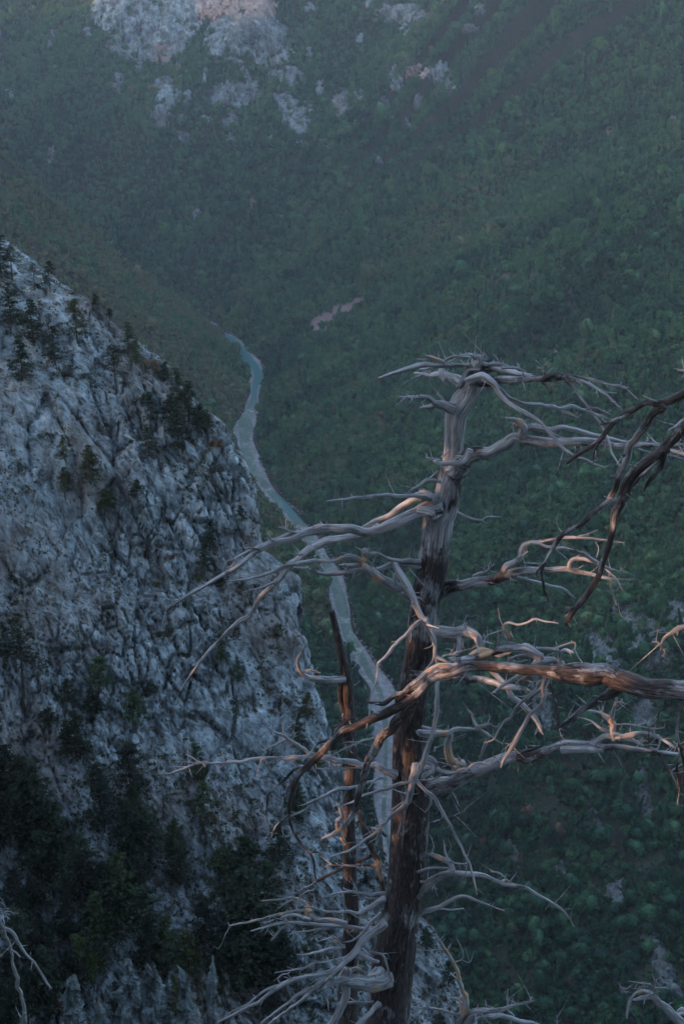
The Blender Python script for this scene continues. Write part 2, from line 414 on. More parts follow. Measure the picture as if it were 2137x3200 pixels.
disp = 6.5*fuv(46, 70, 51, 3) + 3.0*(ruv(17, 40, 52, 3)-.6)*1.6
sv1, sd1 = slabs(7.5, 36.0, 200); sv2, sd2 = slabs(3.6, 8.0, 220); sv3, sd3 = slabs(1.4, 3.4, 240)
wall = smooth(-.20, .18, fuv(26, 34, 58, 3)+.25*fuv(7, 12, 59, 2))            # 0 on sheer smooth walls, 1 where the rock is broken up
br_ = .32+.68*wall
disp = disp + 1.7*sv1 - 1.6*smooth(.10, .0, sd1)*smooth(-.1, .3, fuv(11, 19, 63, 2)) + br_*(.95*sv2 - 1.5*smooth(.15, .0, sd2)) + br_*(.46*sv3 - .85*smooth(.20, .0, sd3))
disp = disp + br_*(1.0*fuv(5.0, 11, 53, 3) + .6*fuv(.8, 1.7, 56, 2))
nrm = np.stack([np.full(len(q), .22), np.full(len(q), -.80), np.full(len(q), .55)], 1)
side = smooth(-9, 14, S.ravel())[:, None]
nrm = nrm*(1-side) + np.array([.80, .0, .55])*side
nrm /= np.linalg.norm(nrm, axis=1)[:, None]
fade = np.where(S.ravel() > 12, .6, 1.0)
CV = CV + nrm*(disp*fade)[:, None]
CF = grid_faces(len(s), len(zl))
cliff = mesh_obj('cliff', CV, CF, M_ROCK, smooth_shade=False); tag(cliff, 'tall pale limestone cliff with tilted slabs', kind='structure')
bvh_c = BVHTree.FromPolygons([tuple(v) for v in CV], [tuple(f) for f in CF.tolist()])
def hit(px, py, tree):
    d = Vector(ray(px, py)).normalized(); h = tree.ray_cast(Vector(CAM), d)
    return h
# ------------------------------------------------------------------ rock outcrops on the wooded slopes (px, py, rx, ry, lean, red?, label)
OUTC = [(340, 30, 46, 55, .2, 0, 'grey crag with ragged edge at the far left of the high crags'), (430, 60, 70, 75, -.1, 0, 'broken pale crag left of the great red-topped crag'),
        (545, 70, 75, 90, .1, 0, 'pale crag directly left of the reddish rock face'), (730, 30, 110, 80, 0, 1, 'great crag with reddish rock face high on the far mountain'),
        (690, 120, 55, 60, .3, 0, 'grey crag below the reddish rock face'), (800, 115, 80, 70, -.5, 0, 'slanting grey crag right of the reddish rock face'), (515, 160, 45, 40, -.3, 1, 'pinkish crag tapering down into the forest'),
        (375, 160, 30, 26, -.6, 0, 'small white-streaked crag on the upper left slope'), (450, 150, 50, 34, -.4, 0, 'low grey crag between the white-streaked and pinkish crags'),
        (515, 280, 40, 50, -.2, 0, 'upper knob of the curved outcrop standing alone in the forest'), (505, 350, 36, 60, .35, 0, 'lower lobe of the curved outcrop standing alone in the forest'), (585, 310, 12, 34, .1, 0, 'thin upright rock beside the curved outcrop'),
        (690, 300, 48, 34, .2, 0, 'rounded pale outcrop at the foot of the narrow gully'), (760, 290, 60, 42, -.2, 0, 'broad pale outcrop with trees on its top'), (900, 240, 58, 28, -.5, 0, 'slanting ledge of rock below the upper right crags'), (890, 320, 50, 30, -.4, 0, 'low flat outcrop under the slanting ledge'),
        (930, 375, 55, 60, .1, 0, 'large pale outcrop with dark cracks in the middle slope'), (720, 380, 26, 45, .2, 0, 'narrow dark-streaked outcrop below the rounded pale one'), (845, 435, 10, 26, -.2, 0, 'slim rock blade lower on the middle slope'), (1065, 320, 28, 60, .05, 0, 'upright pale pillar of rock on the middle slope'),
        (1265, 45, 85, 30, -.45, 0, 'long slanting crag at the top right of the far mountain'), (1265, 95, 24, 26, 0, 0, 'small grey crag under the long slanting crag'), (1235, 250, 24, 45, -.3, 0, 'leaning grey outcrop left of the pink one'), (1300, 225, 40, 26, .2, 1, 'pinkish outcrop on the right middle slope'), (1380, 240, 38, 46, -.35, 0, 'bright pale outcrop right of the pink one'),
        (1200, 335, 22, 50, -.45, 0, 'narrow tongue of rock running down from the leaning outcrop'), (1275, 390, 10, 26, -.3, 0, 'small bluish slab low on the right middle slope'), (1180, 498, 16, 14, -.4, 0, 'small white rock at the edge of the smooth green slope'), (1460, 90, 44, 14, -.4, 0, 'thin rib of rock high on the right slope'), (1490, 25, 26, 24, -.3, 0, 'small crag by the top right of the far mountain'),
        (615, 670, 16, 26, -.2, 0, 'bluish slab low on the far mountain above the river'), (160, 120, 14, 20, .2, 0, 'lone white rock on the upper left slope'), (160, 480, 14, 34, .1, 0, 'chain of small white rocks on the left slope'), (575, 430, 22, 24, -.6, 0, 'small white scree patch below the curved outcrop'),
        (640, 230, 7, 38, .1, 0, 'narrow pale gully scar under the great crag'),
        (2000, 1990, 90, 110, -.4, 0, 'rough grey outcrop at right behind the hanging branch'), (1880, 2040, 60, 120, -.25, 0, 'tall grey rib of rock above the thick dead limb'), (2110, 1920, 50, 60, -.2, 0, 'grey crag at the right edge above the thick limb'), (1690, 2200, 36, 100, -.15, 0, 'streaked rock face behind the crossing dead twigs'),
        (1990, 2230, 60, 60, -.2, 0, 'pale rock showing under the thick dead limb'), (2010, 2480, 26, 90, -.1, 0, 'upright grey slab low on the right slope'), (1850, 2560, 24, 70, -.3, 0, 'slim grey slab left of the upright slab'), (1920, 2790, 30, 56, -.1, 0, 'small grey slab among the lower right trees'), (2060, 3000, 34, 130, -.45, 0, 'leaning grey rib near the lower right corner'), (1760, 2720, 30, 34, -.2, 0, 'low grey rock among the lower right trees'), (1600, 2660, 20, 40, -.2, 0, 'small rock right of the drooping branch tip'), (1950, 3130, 30, 60, -.2, 0, 'grey rock at the bottom of the right slope')]
OUTC = [((o[0], o[1], o[2]*1.22, o[3]*1.22)+o[4:] if o[1] < 200 and o[0] < 900 else o) for o in OUTC]
for _k in range(46):                                   # scattered small rocks between the crags
    OUTC.append((random.gauss(640, 330), abs(random.gauss(190, 170))+10, random.uniform(7, 20), random.uniform(10, 30), random.uniform(-.6, .2), 0, 'small pale rock scattered between the crags of the far mountain'))
def omask(px, py, o):
    x0, y0, rx, ry, ln = o[:5]
    dy = (py-y0)/ry; dx = (px-x0+ln*(py-y0))/rx
    return 1-(dx*dx+dy*dy)
def build_outcrop(o, i):
    x0, y0, rx, ry, ln, red, lab = o
    near = y0 > 1700
    n = int(np.clip(max(rx, ry)*.7, 20, 60)); nx = max(12, int(n*min(1, rx/ry*1.3))); ny = n
    xs = np.linspace(-1.35, 1.35, nx); ys = np.linspace(-1.3, 1.3, ny)
    V = []; N = []; ok = []; px_ = []
    for a in xs:
        for b in ys:
            py = y0+b*ry; px = x0+a*rx-ln*(py-y0)
            h = hit(px, py, bvh_t)
            if h[0] is None: V.append((0, 0, -500)); N.append((0, 0, 1)); ok.append(False)
            else: V.append(h[0][:]); N.append(h[1][:]); ok.append(True)
            px_.append((px, py))
    V = np.array(V); N = np.array(N); ok = np.array(ok); pp = np.array(px_)
    dist = np.linalg.norm(V[ok].mean(0)-CAM); wr = max(rx, ry)*KPX*dist
    N = N*np.sign(N[:, 2:3]+1e-9); N = N*.55+np.array([-.1, -.75, .35]); N /= np.linalg.norm(N, axis=1)[:, None]
    m = .85*omask(pp[:, 0], pp[:, 1], o) + 1.25*fbm(V/(wr*.36), 4, 70+i) + .04
    H = np.clip(wr*.34, 4, 26)
    d = np.clip(m, -.4, 1.0)**1*H*.8
    g = V/np.array([wr*.16, wr*.16, wr*.34])
    d = d + H*.62*(ridged(g, 4, 90+i)-.6) + H*.26*fbm(g*3.1, 3, 95+i) - 1.0
    V2 = V+N*d[:, None]
    F = grid_faces(nx, ny); F = F[(m[F].max(1) > -.05) & ok[F].all(1)]
    lab_ = np.arange(len(V2))                       # keep only the largest connected piece
    for _ in range(400):
        mn = lab_[F].min(1); new = lab_.copy(); np.minimum.at(new, F.ravel(), np.repeat(mn, 4))
        if (new == lab_).all(): break
        lab_ = new
    if len(F):
        ids, cnt = np.unique(lab_[F[:, 0]], return_counts=True); F = F[lab_[F[:, 0]] == ids[cnt.argmax()]]
    if len(F) < 4: return
    us = np.unique(F); rem = np.full(len(V2), -1); rem[us] = np.arange(len(us)); V2 = V2[us]; F = rem[F]
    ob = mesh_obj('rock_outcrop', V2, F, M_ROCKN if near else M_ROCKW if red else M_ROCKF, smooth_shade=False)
    tag(ob, lab, 'outcrop', 'rock outcrops on the wooded slopes')
for i, o in enumerate(OUTC): build_outcrop(o, i)

# ------------------------------------------------------------------ foliage meshes
def leaf_quads(C, Nn, size, rg, jit=.9):
    """one small tilted two-triangle leaf clump at each centre C"""
    n = len(C)
    a = rg.normal(size=(n, 3)); nn = Nn + jit*a; nn /= np.linalg.norm(nn, axis=1)[:, None]
    t = np.cross(nn, rg.normal(size=(n, 3))); t /= np.linalg.norm(t, axis=1)[:, None]+1e-9; b = np.cross(nn, t)
    s1 = (size*rg.uniform(.6, 1.3, n))[:, None]; s2 = s1*rg.uniform(.5, .9, n)[:, None]
    V = np.stack([C-t*s1, C-b*s2+nn*s1*.15, C+t*s1, C+b*s2+nn*s1*.15], 1).reshape(-1, 3)
    i = np.arange(n)[:, None]*4
    return V, np.concatenate([i+[0, 1, 2], i+[0, 2, 3]])
def crown_mesh(seed, nl, lsize, lumps=9, core=2):
    """broadleaf crown about 2 wide and 2.2 high standing on z=0: a lumpy core inside a shell of leaf clumps"""
    rg = np.random.default_rng(seed)
    L = rg.normal(size=(lumps, 3)); L /= np.linalg.norm(L, axis=1)[:, None]; L[:, 2] = np.abs(L[:, 2])*.9-.25
    cen = L*np.array([.66, .66, .72])*rg.uniform(.6, 1.1, (lumps, 1)); rad = rg.uniform(.24, .50, lumps)
    cen = np.vstack([cen, [[0, 0, 0]]]); rad = np.append(rad, .5)
    C = []; Nn = []
    k = rg.integers(0, len(cen), nl); d = rg.normal(size=(nl, 3)); d /= np.linalg.norm(d, axis=1)[:, None]; d[:, 2] = np.where(rg.random(nl) < .6, np.abs(d[:, 2]), d[:, 2])
    C = cen[k]+d*(rad[k]*rg.uniform(.7, 1.25, nl))[:, None]
    V1, F1 = leaf_quads(C, d, lsize, rg)
    V0, F0 = blob(core, seed % 7, .18); V0 = V0*np.array([.60, .60, .70])
    dd = V0/np.linalg.norm(V0, axis=1)[:, None]
    # push the core out towards the lumps
    for c_, r_ in zip(cen, rad):
        w = np.clip(dd@(c_/(np.linalg.norm(c_)+1e-6)), 0, 1)**6; V0 = V0*(1+.18*w*r_*2)[:, None]
    V = np.vstack([V0, V1]); F = np.vstack([F0, F1+len(V0)])
    V[:, 2] += 1.15
    return V, F
def raw_mesh(name, V, F, mat, smooth_shade=False):
    o = mesh_obj(name, V, F, mat, smooth_shade=smooth_shade); me = o.data; bpy.data.objects.remove(o); return me
def tube(P, rad, seg=6):
    P = np.asarray(P, float); T = np.gradient(P, axis=0); T /= np.linalg.norm(T, axis=1)[:, None]+1e-9
    ref = np.array([0.3, .2, .93]) if abs(T[0, 2]) < .8 else np.array([1.0, .1, 0])
    A_ = np.cross(T, ref); A_ /= np.linalg.norm(A_, axis=1)[:, None]; B_ = np.cross(T, A_)
    th = np.linspace(0, 2*math.pi, seg, endpoint=False)
    V = (P[:, None]+(A_[:, None]*np.cos(th)[None, :, None]+B_[:, None]*np.sin(th)[None, :, None])*np.asarray(rad)[:, None, None]).reshape(-1, 3)
    F = []
    for i in range(len(P)-1):
        for j in range(seg):
            F.append((i*seg+j, i*seg+(j+1) % seg, (i+1)*seg+(j+1) % seg, (i+1)*seg+j))
    return V, np.array(F)
# trunk for broadleaf trees: tapered with three limbs, height 1.5 (in crown units)
def bl_trunk(seed):
    rg = np.random.default_rng(seed); Vs = []; Fs = []; n = 0
    for k in range(4):
        if k == 0: P = [(0, 0, -.5), (.02, 0, .3), (.05, .03, .8), (.04, .06, 1.3)]; r = [.09, .07, .05, .02]
        else:
            a = k*2.1+rg.uniform(0, 1); P = [(.02, 0, .35+.1*k), (.2*math.cos(a), .2*math.sin(a), .8), (.42*math.cos(a), .42*math.sin(a), 1.2)]; r = [.045, .03, .012]
        v, f = tube(P, r, 6); Vs.append(v); Fs.append(f+n); n += len(v)
    return np.vstack(Vs), np.vstack(Fs)
near_crowns = [raw_mesh('broadleaf_crown', *crown_mesh(100+k, 900, .12, 13, 2), M_TREE) for k in range(5)]
near_trunks = [raw_mesh('broadleaf_trunk', *bl_trunk(40+k), M_TRUNK) for k in range(3)]
far_col = bpy.data.collections.new('far_crowns')
for k in range(5):
    me = raw_mesh('far_crown', *crown_mesh(200+k, 150, .21, 9, 1), M_FOREST)
    far_col.objects.link(bpy.data.objects.new('far_crown', me))

def spire_mesh(seed):
    rg = np.random.default_rng(seed); n = 150; t = rg.random(n)**.8; a = rg.uniform(0, 6.28, n); r = (1-t)*.62*rg.uniform(.6, 1.1, n)+.04
    C = np.stack([r*np.cos(a), r*np.sin(a), .2+t*2.7], 1); Nn = np.stack([np.cos(a), np.sin(a), .5+0*a], 1)
    V1, F1 = leaf_quads(C, Nn, .2, rg); v, f = tube([(0, 0, -.2), (0, 0, 1.4), (0, 0, 2.8)], [.42, .25, .02], 6)
    f = np.vstack([f[:, :3], f[:, [0, 2, 3]]]); return np.vstack([v, V1]), np.vstack([f, F1+len(v)])
far_col.objects.link(bpy.data.objects.new('far_spire', raw_mesh('far_spire', *spire_mesh(260), M_FOREST)))
# ------------------------------------------------------------------ the forest: jittered points on the terrain in and around the view
def scatter(ylo, yhi, sp):
    xs = np.arange(-1100, 1400, sp); ys = np.arange(ylo, yhi, sp)
    X, Y = np.meshgrid(xs, ys, indexing='ij'); n = X.size
    X = X.ravel()+rng.uniform(-.48, .48, n)*sp; Y = Y.ravel()+rng.uniform(-.48, .48, n)*sp
    k = np.abs(X) < .30*Y+60
    return X[k], Y[k], sp
PTS = []
for ylo, yhi, sp in ((560, 1250, 4.5), (1250, 2100, 5.4), (2100, 3100, 6.4), (3100, 4700, 7.8)):
    X, Y, sp = scatter(ylo, yhi, sp)
    h, d, wd, sg = height(X, Y)
    rad = (sp*.45+.9)*np.exp(rng.normal(0, .36, len(X)))*(1+.22*fbm(p2(X, Y, 90.), 2, 61))
    P = np.stack([X, Y, h-.1], 1)
    k = d > wd*.80+1.5+rad*.5
    px, py, w = project(P+np.array([0, 0, 3.0]))
    k &= (px > -330) & (px < 2470) & (py > -260) & (py < 3560)
    P = P[k]; rad = rad[k]; px = px[k]; py = py[k]; sg = sg[k]; dd = d[k]; w = w[k]
    drop = np.zeros(len(P), bool)
    for i, o in enumerate(OUTC):
        m = omask(px, py, o)
        c = m > -.9
        if c.any():
            wr = max(o[2], o[3])*KPX*w[c].mean()
            mm = .85*m[c]+1.25*fbm(P[c]/(wr*.36), 4, 70+i)+.04
            drop[np.where(c)[0]] |= (mm > .12) & (rng.random(c.sum()) < .86)
    for x0, y0, rx, ry in CLEAR:
        m = ((px-x0+.4*(py-y0))/rx)**2+((py-y0)/ry)**2
        drop |= (m < 1+.5*fbm(P/25., 2, 5)) & (rng.random(len(P)) < .94)
    # thin, stony spur at the lower right
    sp_ = (py > 1850) & (px > 1300) & (sg > 0)
    drop |= sp_ & (fbm(P/22., 3, 77) > .22) & (rng.random(len(P)) < .7)
    k = ~drop
    PTS.append(np.column_stack([P, rad, px, py, sg, dd, w])[k])
PTS = np.vstack(PTS)
nzone = fbm(PTS[:, :3]/np.array([210., 260., 210.]), 3, 81); nloc = rng.normal(0, .15, len(PTS))
d_, s_r, _, _ = river_dist(PTS[:, 0], PTS[:, 1])
nfall = fbm(np.stack([s_r/75, d_/420, 0*d_], 1), 3, 83)               # bands of different trees run down the slope
tint = .40+.24*nzone+.36*nfall+nloc
tint += np.where((PTS[:, 6] < 0) & (PTS[:, 1] > 1500), .44, 0)                   # the near-left spur is browner
tint -= smooth(1900, 2300, PTS[:, 5])*.22
rust = rng.random(len(PTS)) < np.where(PTS[:, 5] > 2100, .010, .002)
tint = np.where(rust, rng.uniform(.93, 1.0, len(PTS)), np.clip(tint, 0, .88))
# the 300 trees that show largest become trees of their own
vis = (PTS[:, 4] > 0) & (PTS[:, 4] < 2137) & (PTS[:, 5] > 0) & (PTS[:, 5] < 3200)
size = np.where(vis, PTS[:, 3]/PTS[:, 8], 0); order = np.argsort(-size)
pick = []
for i in order[:6000]:
    if len(pick) >= 300: break
    P = Vector(PTS[i, :3])+Vector((0, 0, PTS[i, 3]*1.6)); D = P-Vector(CAM); L = D.length; D.normalize()
    hc = bvh_c.ray_cast(Vector(CAM), D, L)
    if hc[0] is not None: continue
    htt = bvh_t.ray_cast(Vector(CAM), D, L-4)
    if htt[0] is not None: continue
    if 1215 < PTS[i, 4] < 1300 or 1060 < PTS[i, 4] < 1120: continue     # behind the dead trunks
    pick.append(i)
pick = np.array(pick); rest = np.ones(len(PTS), bool); rest[pick] = False
print('forest', len(PTS), 'own', len(pick))
def lerp_ramp(t, stops):
    for (a, ca), (b, cb) in zip(stops[:-1], stops[1:]):
        if t <= b:
            f = 0 if b == a else (t-a)/(b-a); return tuple(ca[j]*(1-f)+cb[j]*f for j in range(3))+(1,)
    return tuple(stops[-1][1])+(1,)
def tree_label(px, py, t):
    kd = 'rust brown autumn' if t > .92 else ('yellowish olive' if t > .66 else ('mid green' if t > .38 else 'dark green'))
    zn = ('by the rocks above the thick dead limb' if py < 2080 else 'seen under the thick dead limb' if py < 2420 else
          ('on the slope just right of the main dead trunk' if px < 1560 else 'on the slope in the middle of the lower right' if px < 1850 else 'on the slope by the lower right edge') if py < 2860 else
          ('low on the slope beside the foot of the trunk' if px < 1600 else 'low on the slope left of the wiry treetop' if px < 1940 else 'low in the lower right corner'))
    return f'{kd} leafy tree {zn}', f'{kd} trees {zn}'
for i in pick:
    x_, y_, z_, rad = PTS[i, :4]; t_ = tint[i]
    e = empty('broadleaf_tree', (x_, y_, z_)); lb_, gp_ = tree_label(PTS[i, 4], PTS[i, 5], t_); tag(e, lb_, 'tree', gp_)
    c_ = bpy.data.objects.new('crown', near_crowns[i % 5]); t2 = bpy.data.objects.new('trunk', near_trunks[i % 3])
    sx_, sy_, sz_ = random.uniform(.72, 1.35), random.uniform(.72, 1.35), random.uniform(.9, 1.5)
    for ob in (c_, t2):
        ob.parent = e; ob.scale = (rad*sx_, rad*sy_, rad*sz_); ob.rotation_euler[2] = random.uniform(0, 6.28); col.objects.link(ob)
    c_.location = (0, 0, rad*.35); c_.color = lerp_ramp(t_, GREENS)
# everything else: one mass of crowns, with low scrub between the nearer trees
X, Y, sp = scatter(560, 1700, 3.7)
h, d, wd, sg = height(X, Y); P = np.stack([X, Y, h-.5], 1); px, py, w = project(P)
k = (d > wd*.85+2) & (px > -100) & (px < 2350) & (py > 1500) & (py < 3450) & (fbm(P/18., 2, 9) > -.35)
for i, o in enumerate(OUTC):
    if o[1] > 1700: k &= ~((omask(px, py, o) > .25) & (rng.random(len(P)) < .85))
P = P[k]; US = np.column_stack([P, rng.uniform(.7, 1.7, len(P)), np.zeros((len(P), 5))])
G = np.vstack([PTS[rest], US]); tg = np.concatenate([tint[rest], np.clip(rng.normal(.36, .16, len(US)), 0, .86)])
fm = bpy.data.meshes.new('forest'); fm.vertices.add(len(G)); fm.vertices.foreach_set('co', G[:, :3].astype(np.float32).ravel())
for nm, val in (('tint', tg), ('size', G[:, 3]), ('spin', rng.uniform(0, 6.28, len(G)))):
    a = fm.attributes.new(nm, 'FLOAT', 'POINT'); a.data.foreach_set('value', val.astype(np.float32))
forest = bpy.data.objects.new('forest', fm); col.objects.link(forest)
tag(forest, 'dense mixed forest covering the valley slopes', 'forest', kind='stuff')
ng = bpy.data.node_groups.new('forest_crowns', 'GeometryNodeTree')
ng.interface.new_socket('Geometry', in_out='INPUT', socket_type='NodeSocketGeometry'); ng.interface.new_socket('Geometry', in_out='OUTPUT', socket_type='NodeSocketGeometry')
def gn(t, **k):
    n = ng.nodes.new(t)
    for a, v in k.items(): setattr(n, a, v)
    return n
gi = gn('NodeGroupInput'); go = gn('NodeGroupOutput'); m2p = gn('GeometryNodeMeshToPoints'); iop = gn('GeometryNodeInstanceOnPoints')
ci = gn('GeometryNodeCollectionInfo'); ci.inputs['Collection'].default_value = far_col; ci.inputs['Separate Children'].default_value = True; ci.inputs['Reset Children'].default_value = True
iop.inputs['Pick Instance'].default_value = True
na = gn('GeometryNodeInputNamedAttribute', data_type='FLOAT'); na.inputs['Name'].default_value = 'size'
nsn = gn('GeometryNodeInputNamedAttribute', data_type='FLOAT'); nsn.inputs['Name'].default_value = 'spin'
cx = gn('ShaderNodeCombineXYZ'); cs = gn('ShaderNodeCombineXYZ')
ng.links.new(gi.outputs[0], m2p.inputs[0]); ng.links.new(m2p.outputs[0], iop.inputs['Points']); ng.links.new(ci.outputs[0], iop.inputs['Instance'])
ng.links.new(nsn.outputs[0], cx.inputs[2]); ng.links.new(cx.outputs[0], iop.inputs['Rotation'])
tl_ = gn('ShaderNodeMath', operation='MULTIPLY'); rv = gn('FunctionNodeRandomValue', data_type='FLOAT'); rv.inputs[2].default_value = .95; rv.inputs[3].default_value = 1.65
ng.links.new(na.outputs[0], tl_.inputs[0]); ng.links.new(rv.outputs[1], tl_.inputs[1])
for k in range(2):
    rk = gn('FunctionNodeRandomValue', data_type='FLOAT'); rk.inputs[2].default_value = .68; rk.inputs[3].default_value = 1.4; rk.inputs['Seed'].default_value = 5+k
    mk = gn('ShaderNodeMath', operation='MULTIPLY'); ng.links.new(na.outputs[0], mk.inputs[0]); ng.links.new(rk.outputs[1], mk.inputs[1]); ng.links.new(mk.outputs[0], cs.inputs[k])
    rt = gn('FunctionNodeRandomValue', data_type='FLOAT'); rt.inputs[2].default_value = -.28; rt.inputs[3].default_value = .28; rt.inputs['Seed'].default_value = 15+k; ng.links.new(rt.outputs[1], cx.inputs[k])
ng.links.new(tl_.outputs[0], cs.inputs[2])
ng.links.new(cs.outputs[0], iop.inputs['Scale']); ng.links.new(iop.outputs[0], go.inputs[0])
md = forest.modifiers.new('crowns', 'NODES'); md.node_group = ng
# ------------------------------------------------------------------ pines and shrubs on the cliff
def pine_meshes(seed, flat=.3, bare=.25, dens=1.0):
    """mountain pine 1 unit high: crooked trunk with limb stubs, layered needle sprays"""
    rg = np.random.default_rng(seed); Vs = []; Fs = []; n = 0; C = []; Nn = []
    bx, by = rg.normal(0, .025, 2)
    def axis(t): return np.array([bx*math.sin(t*3), by*math.sin(t*4), t])
    P = [axis(t) for t in np.linspace(-.06, .97, 8)]; v, f = tube(P, np.linspace(.021, .004, 8), 6); Vs.append(v); Fs.append(f); n += len(v)
    lev = np.linspace(bare, .97, 15)
    for t in lev:
        prof = (1-((t-bare)/(1-bare))**(1.2+2*flat))*.26+.035
        for b in range(rg.integers(3, 6)):
            a = rg.uniform(0, 6.28); L = prof*rg.uniform(.55, 1.15); dr = rg.uniform(-.30, .10)
            d = np.array([math.cos(a), math.sin(a), dr]); p0 = axis(t)
            pts = [p0+d*L*s_+np.array([0, 0, -.10*L*s_*s_]) for s_ in (0, .5, 1)]
            v, f = tube(pts, [.006, .004, .002], 4); Vs.append(v); Fs.append(f+n); n += len(v)
            for s_ in np.linspace(.35, 1.0, 4):
                p = p0+d*L*s_+np.array([0, 0, -.10*L*s_*s_])
                m_ = int(7*dens); q_ = rg.normal(size=(m_, 3))*np.array([.033, .033, .010])*(1.2-.4*t)
                C.append(p+q_); Nn.append(np.tile([0, 0, 1.0], (m_, 1))+q_*6)
    C = np.vstack(C); Nn = np.vstack(Nn)
    fv, ff = leaf_quads(C, Nn, .021, rg, .45)
    return (raw_mesh('pine_trunk', np.vstack(Vs), np.vstack(Fs), M_TRUNK, True), raw_mesh('pine_crown', fv, ff, M_PINE))
PINES = [pine_meshes(300+k, flat=(.1, .5, .9, .3, .7)[k], bare=(.12, .25, .42, .18, .32)[k]) for k in range(5)]
SNAGP = pine_meshes(390, .2, .55, .35)
def bush_mesh(seed):
    rg = np.random.default_rng(seed); k = 9
    cen = rg.normal(size=(k, 3))*np.array([.5, .5, .28]); cen[:, 2] = np.abs(cen[:, 2])+.25; r = rg.uniform(.28, .5, k)
    d = rg.normal(size=(420, 3)); d /= np.linalg.norm(d, axis=1)[:, None]; i = rg.integers(0, k, 420)
    return raw_mesh('shrub', *leaf_quads(cen[i]+d*(r[i]*rg.uniform(.6, 1.05, 420))[:, None], d, .10, rg), M_SHRUB)
BUSH = [bush_mesh(500+k) for k in range(4)]
used = set()
def add_pine(px, py, hpx, kind, label, colr=(.030, .040, .020), group='pines on the cliff', P=None):
    """px, py: where the trunk meets the rock in the photo; hpx: height there"""
    if P is None:
        h = hit(px, py, bvh_c)
        if h[0] is None:
            h = hit(px-25, py+45, bvh_c)
            if h[0] is None: return None
        P = h[0]
    D = (Vector(CAM)-P).length
    H = hpx*KPX*D*1.10
    e = empty('pine_tree', P); tag(e, label, 'tree', group)
    tm, cm = SNAGP if kind == 'snag' else PINES[kind]
    rz = random.uniform(0, 6.28); tl = (random.uniform(-.05, .05), random.uniform(-.05, .05))
    wid = H*random.uniform(.95, 1.25)
    for nm, me in (('trunk', tm), ('crown', cm)):
        o = bpy.data.objects.new(nm, me); o.parent = e; o.scale = (wid, wid, H); o.rotation_euler = (tl[0], tl[1], rz); col.objects.link(o)
        if nm == 'crown':
            v_ = random.uniform(.75, 1.25); o.color = (colr[0]*v_, colr[1]*v_, colr[2]*v_, 1)
    return e
DK = (.020, .030, .017); OL = (.048, .052, .020); GN = (.030, .044, .018); YE = (.16, .095, .022)
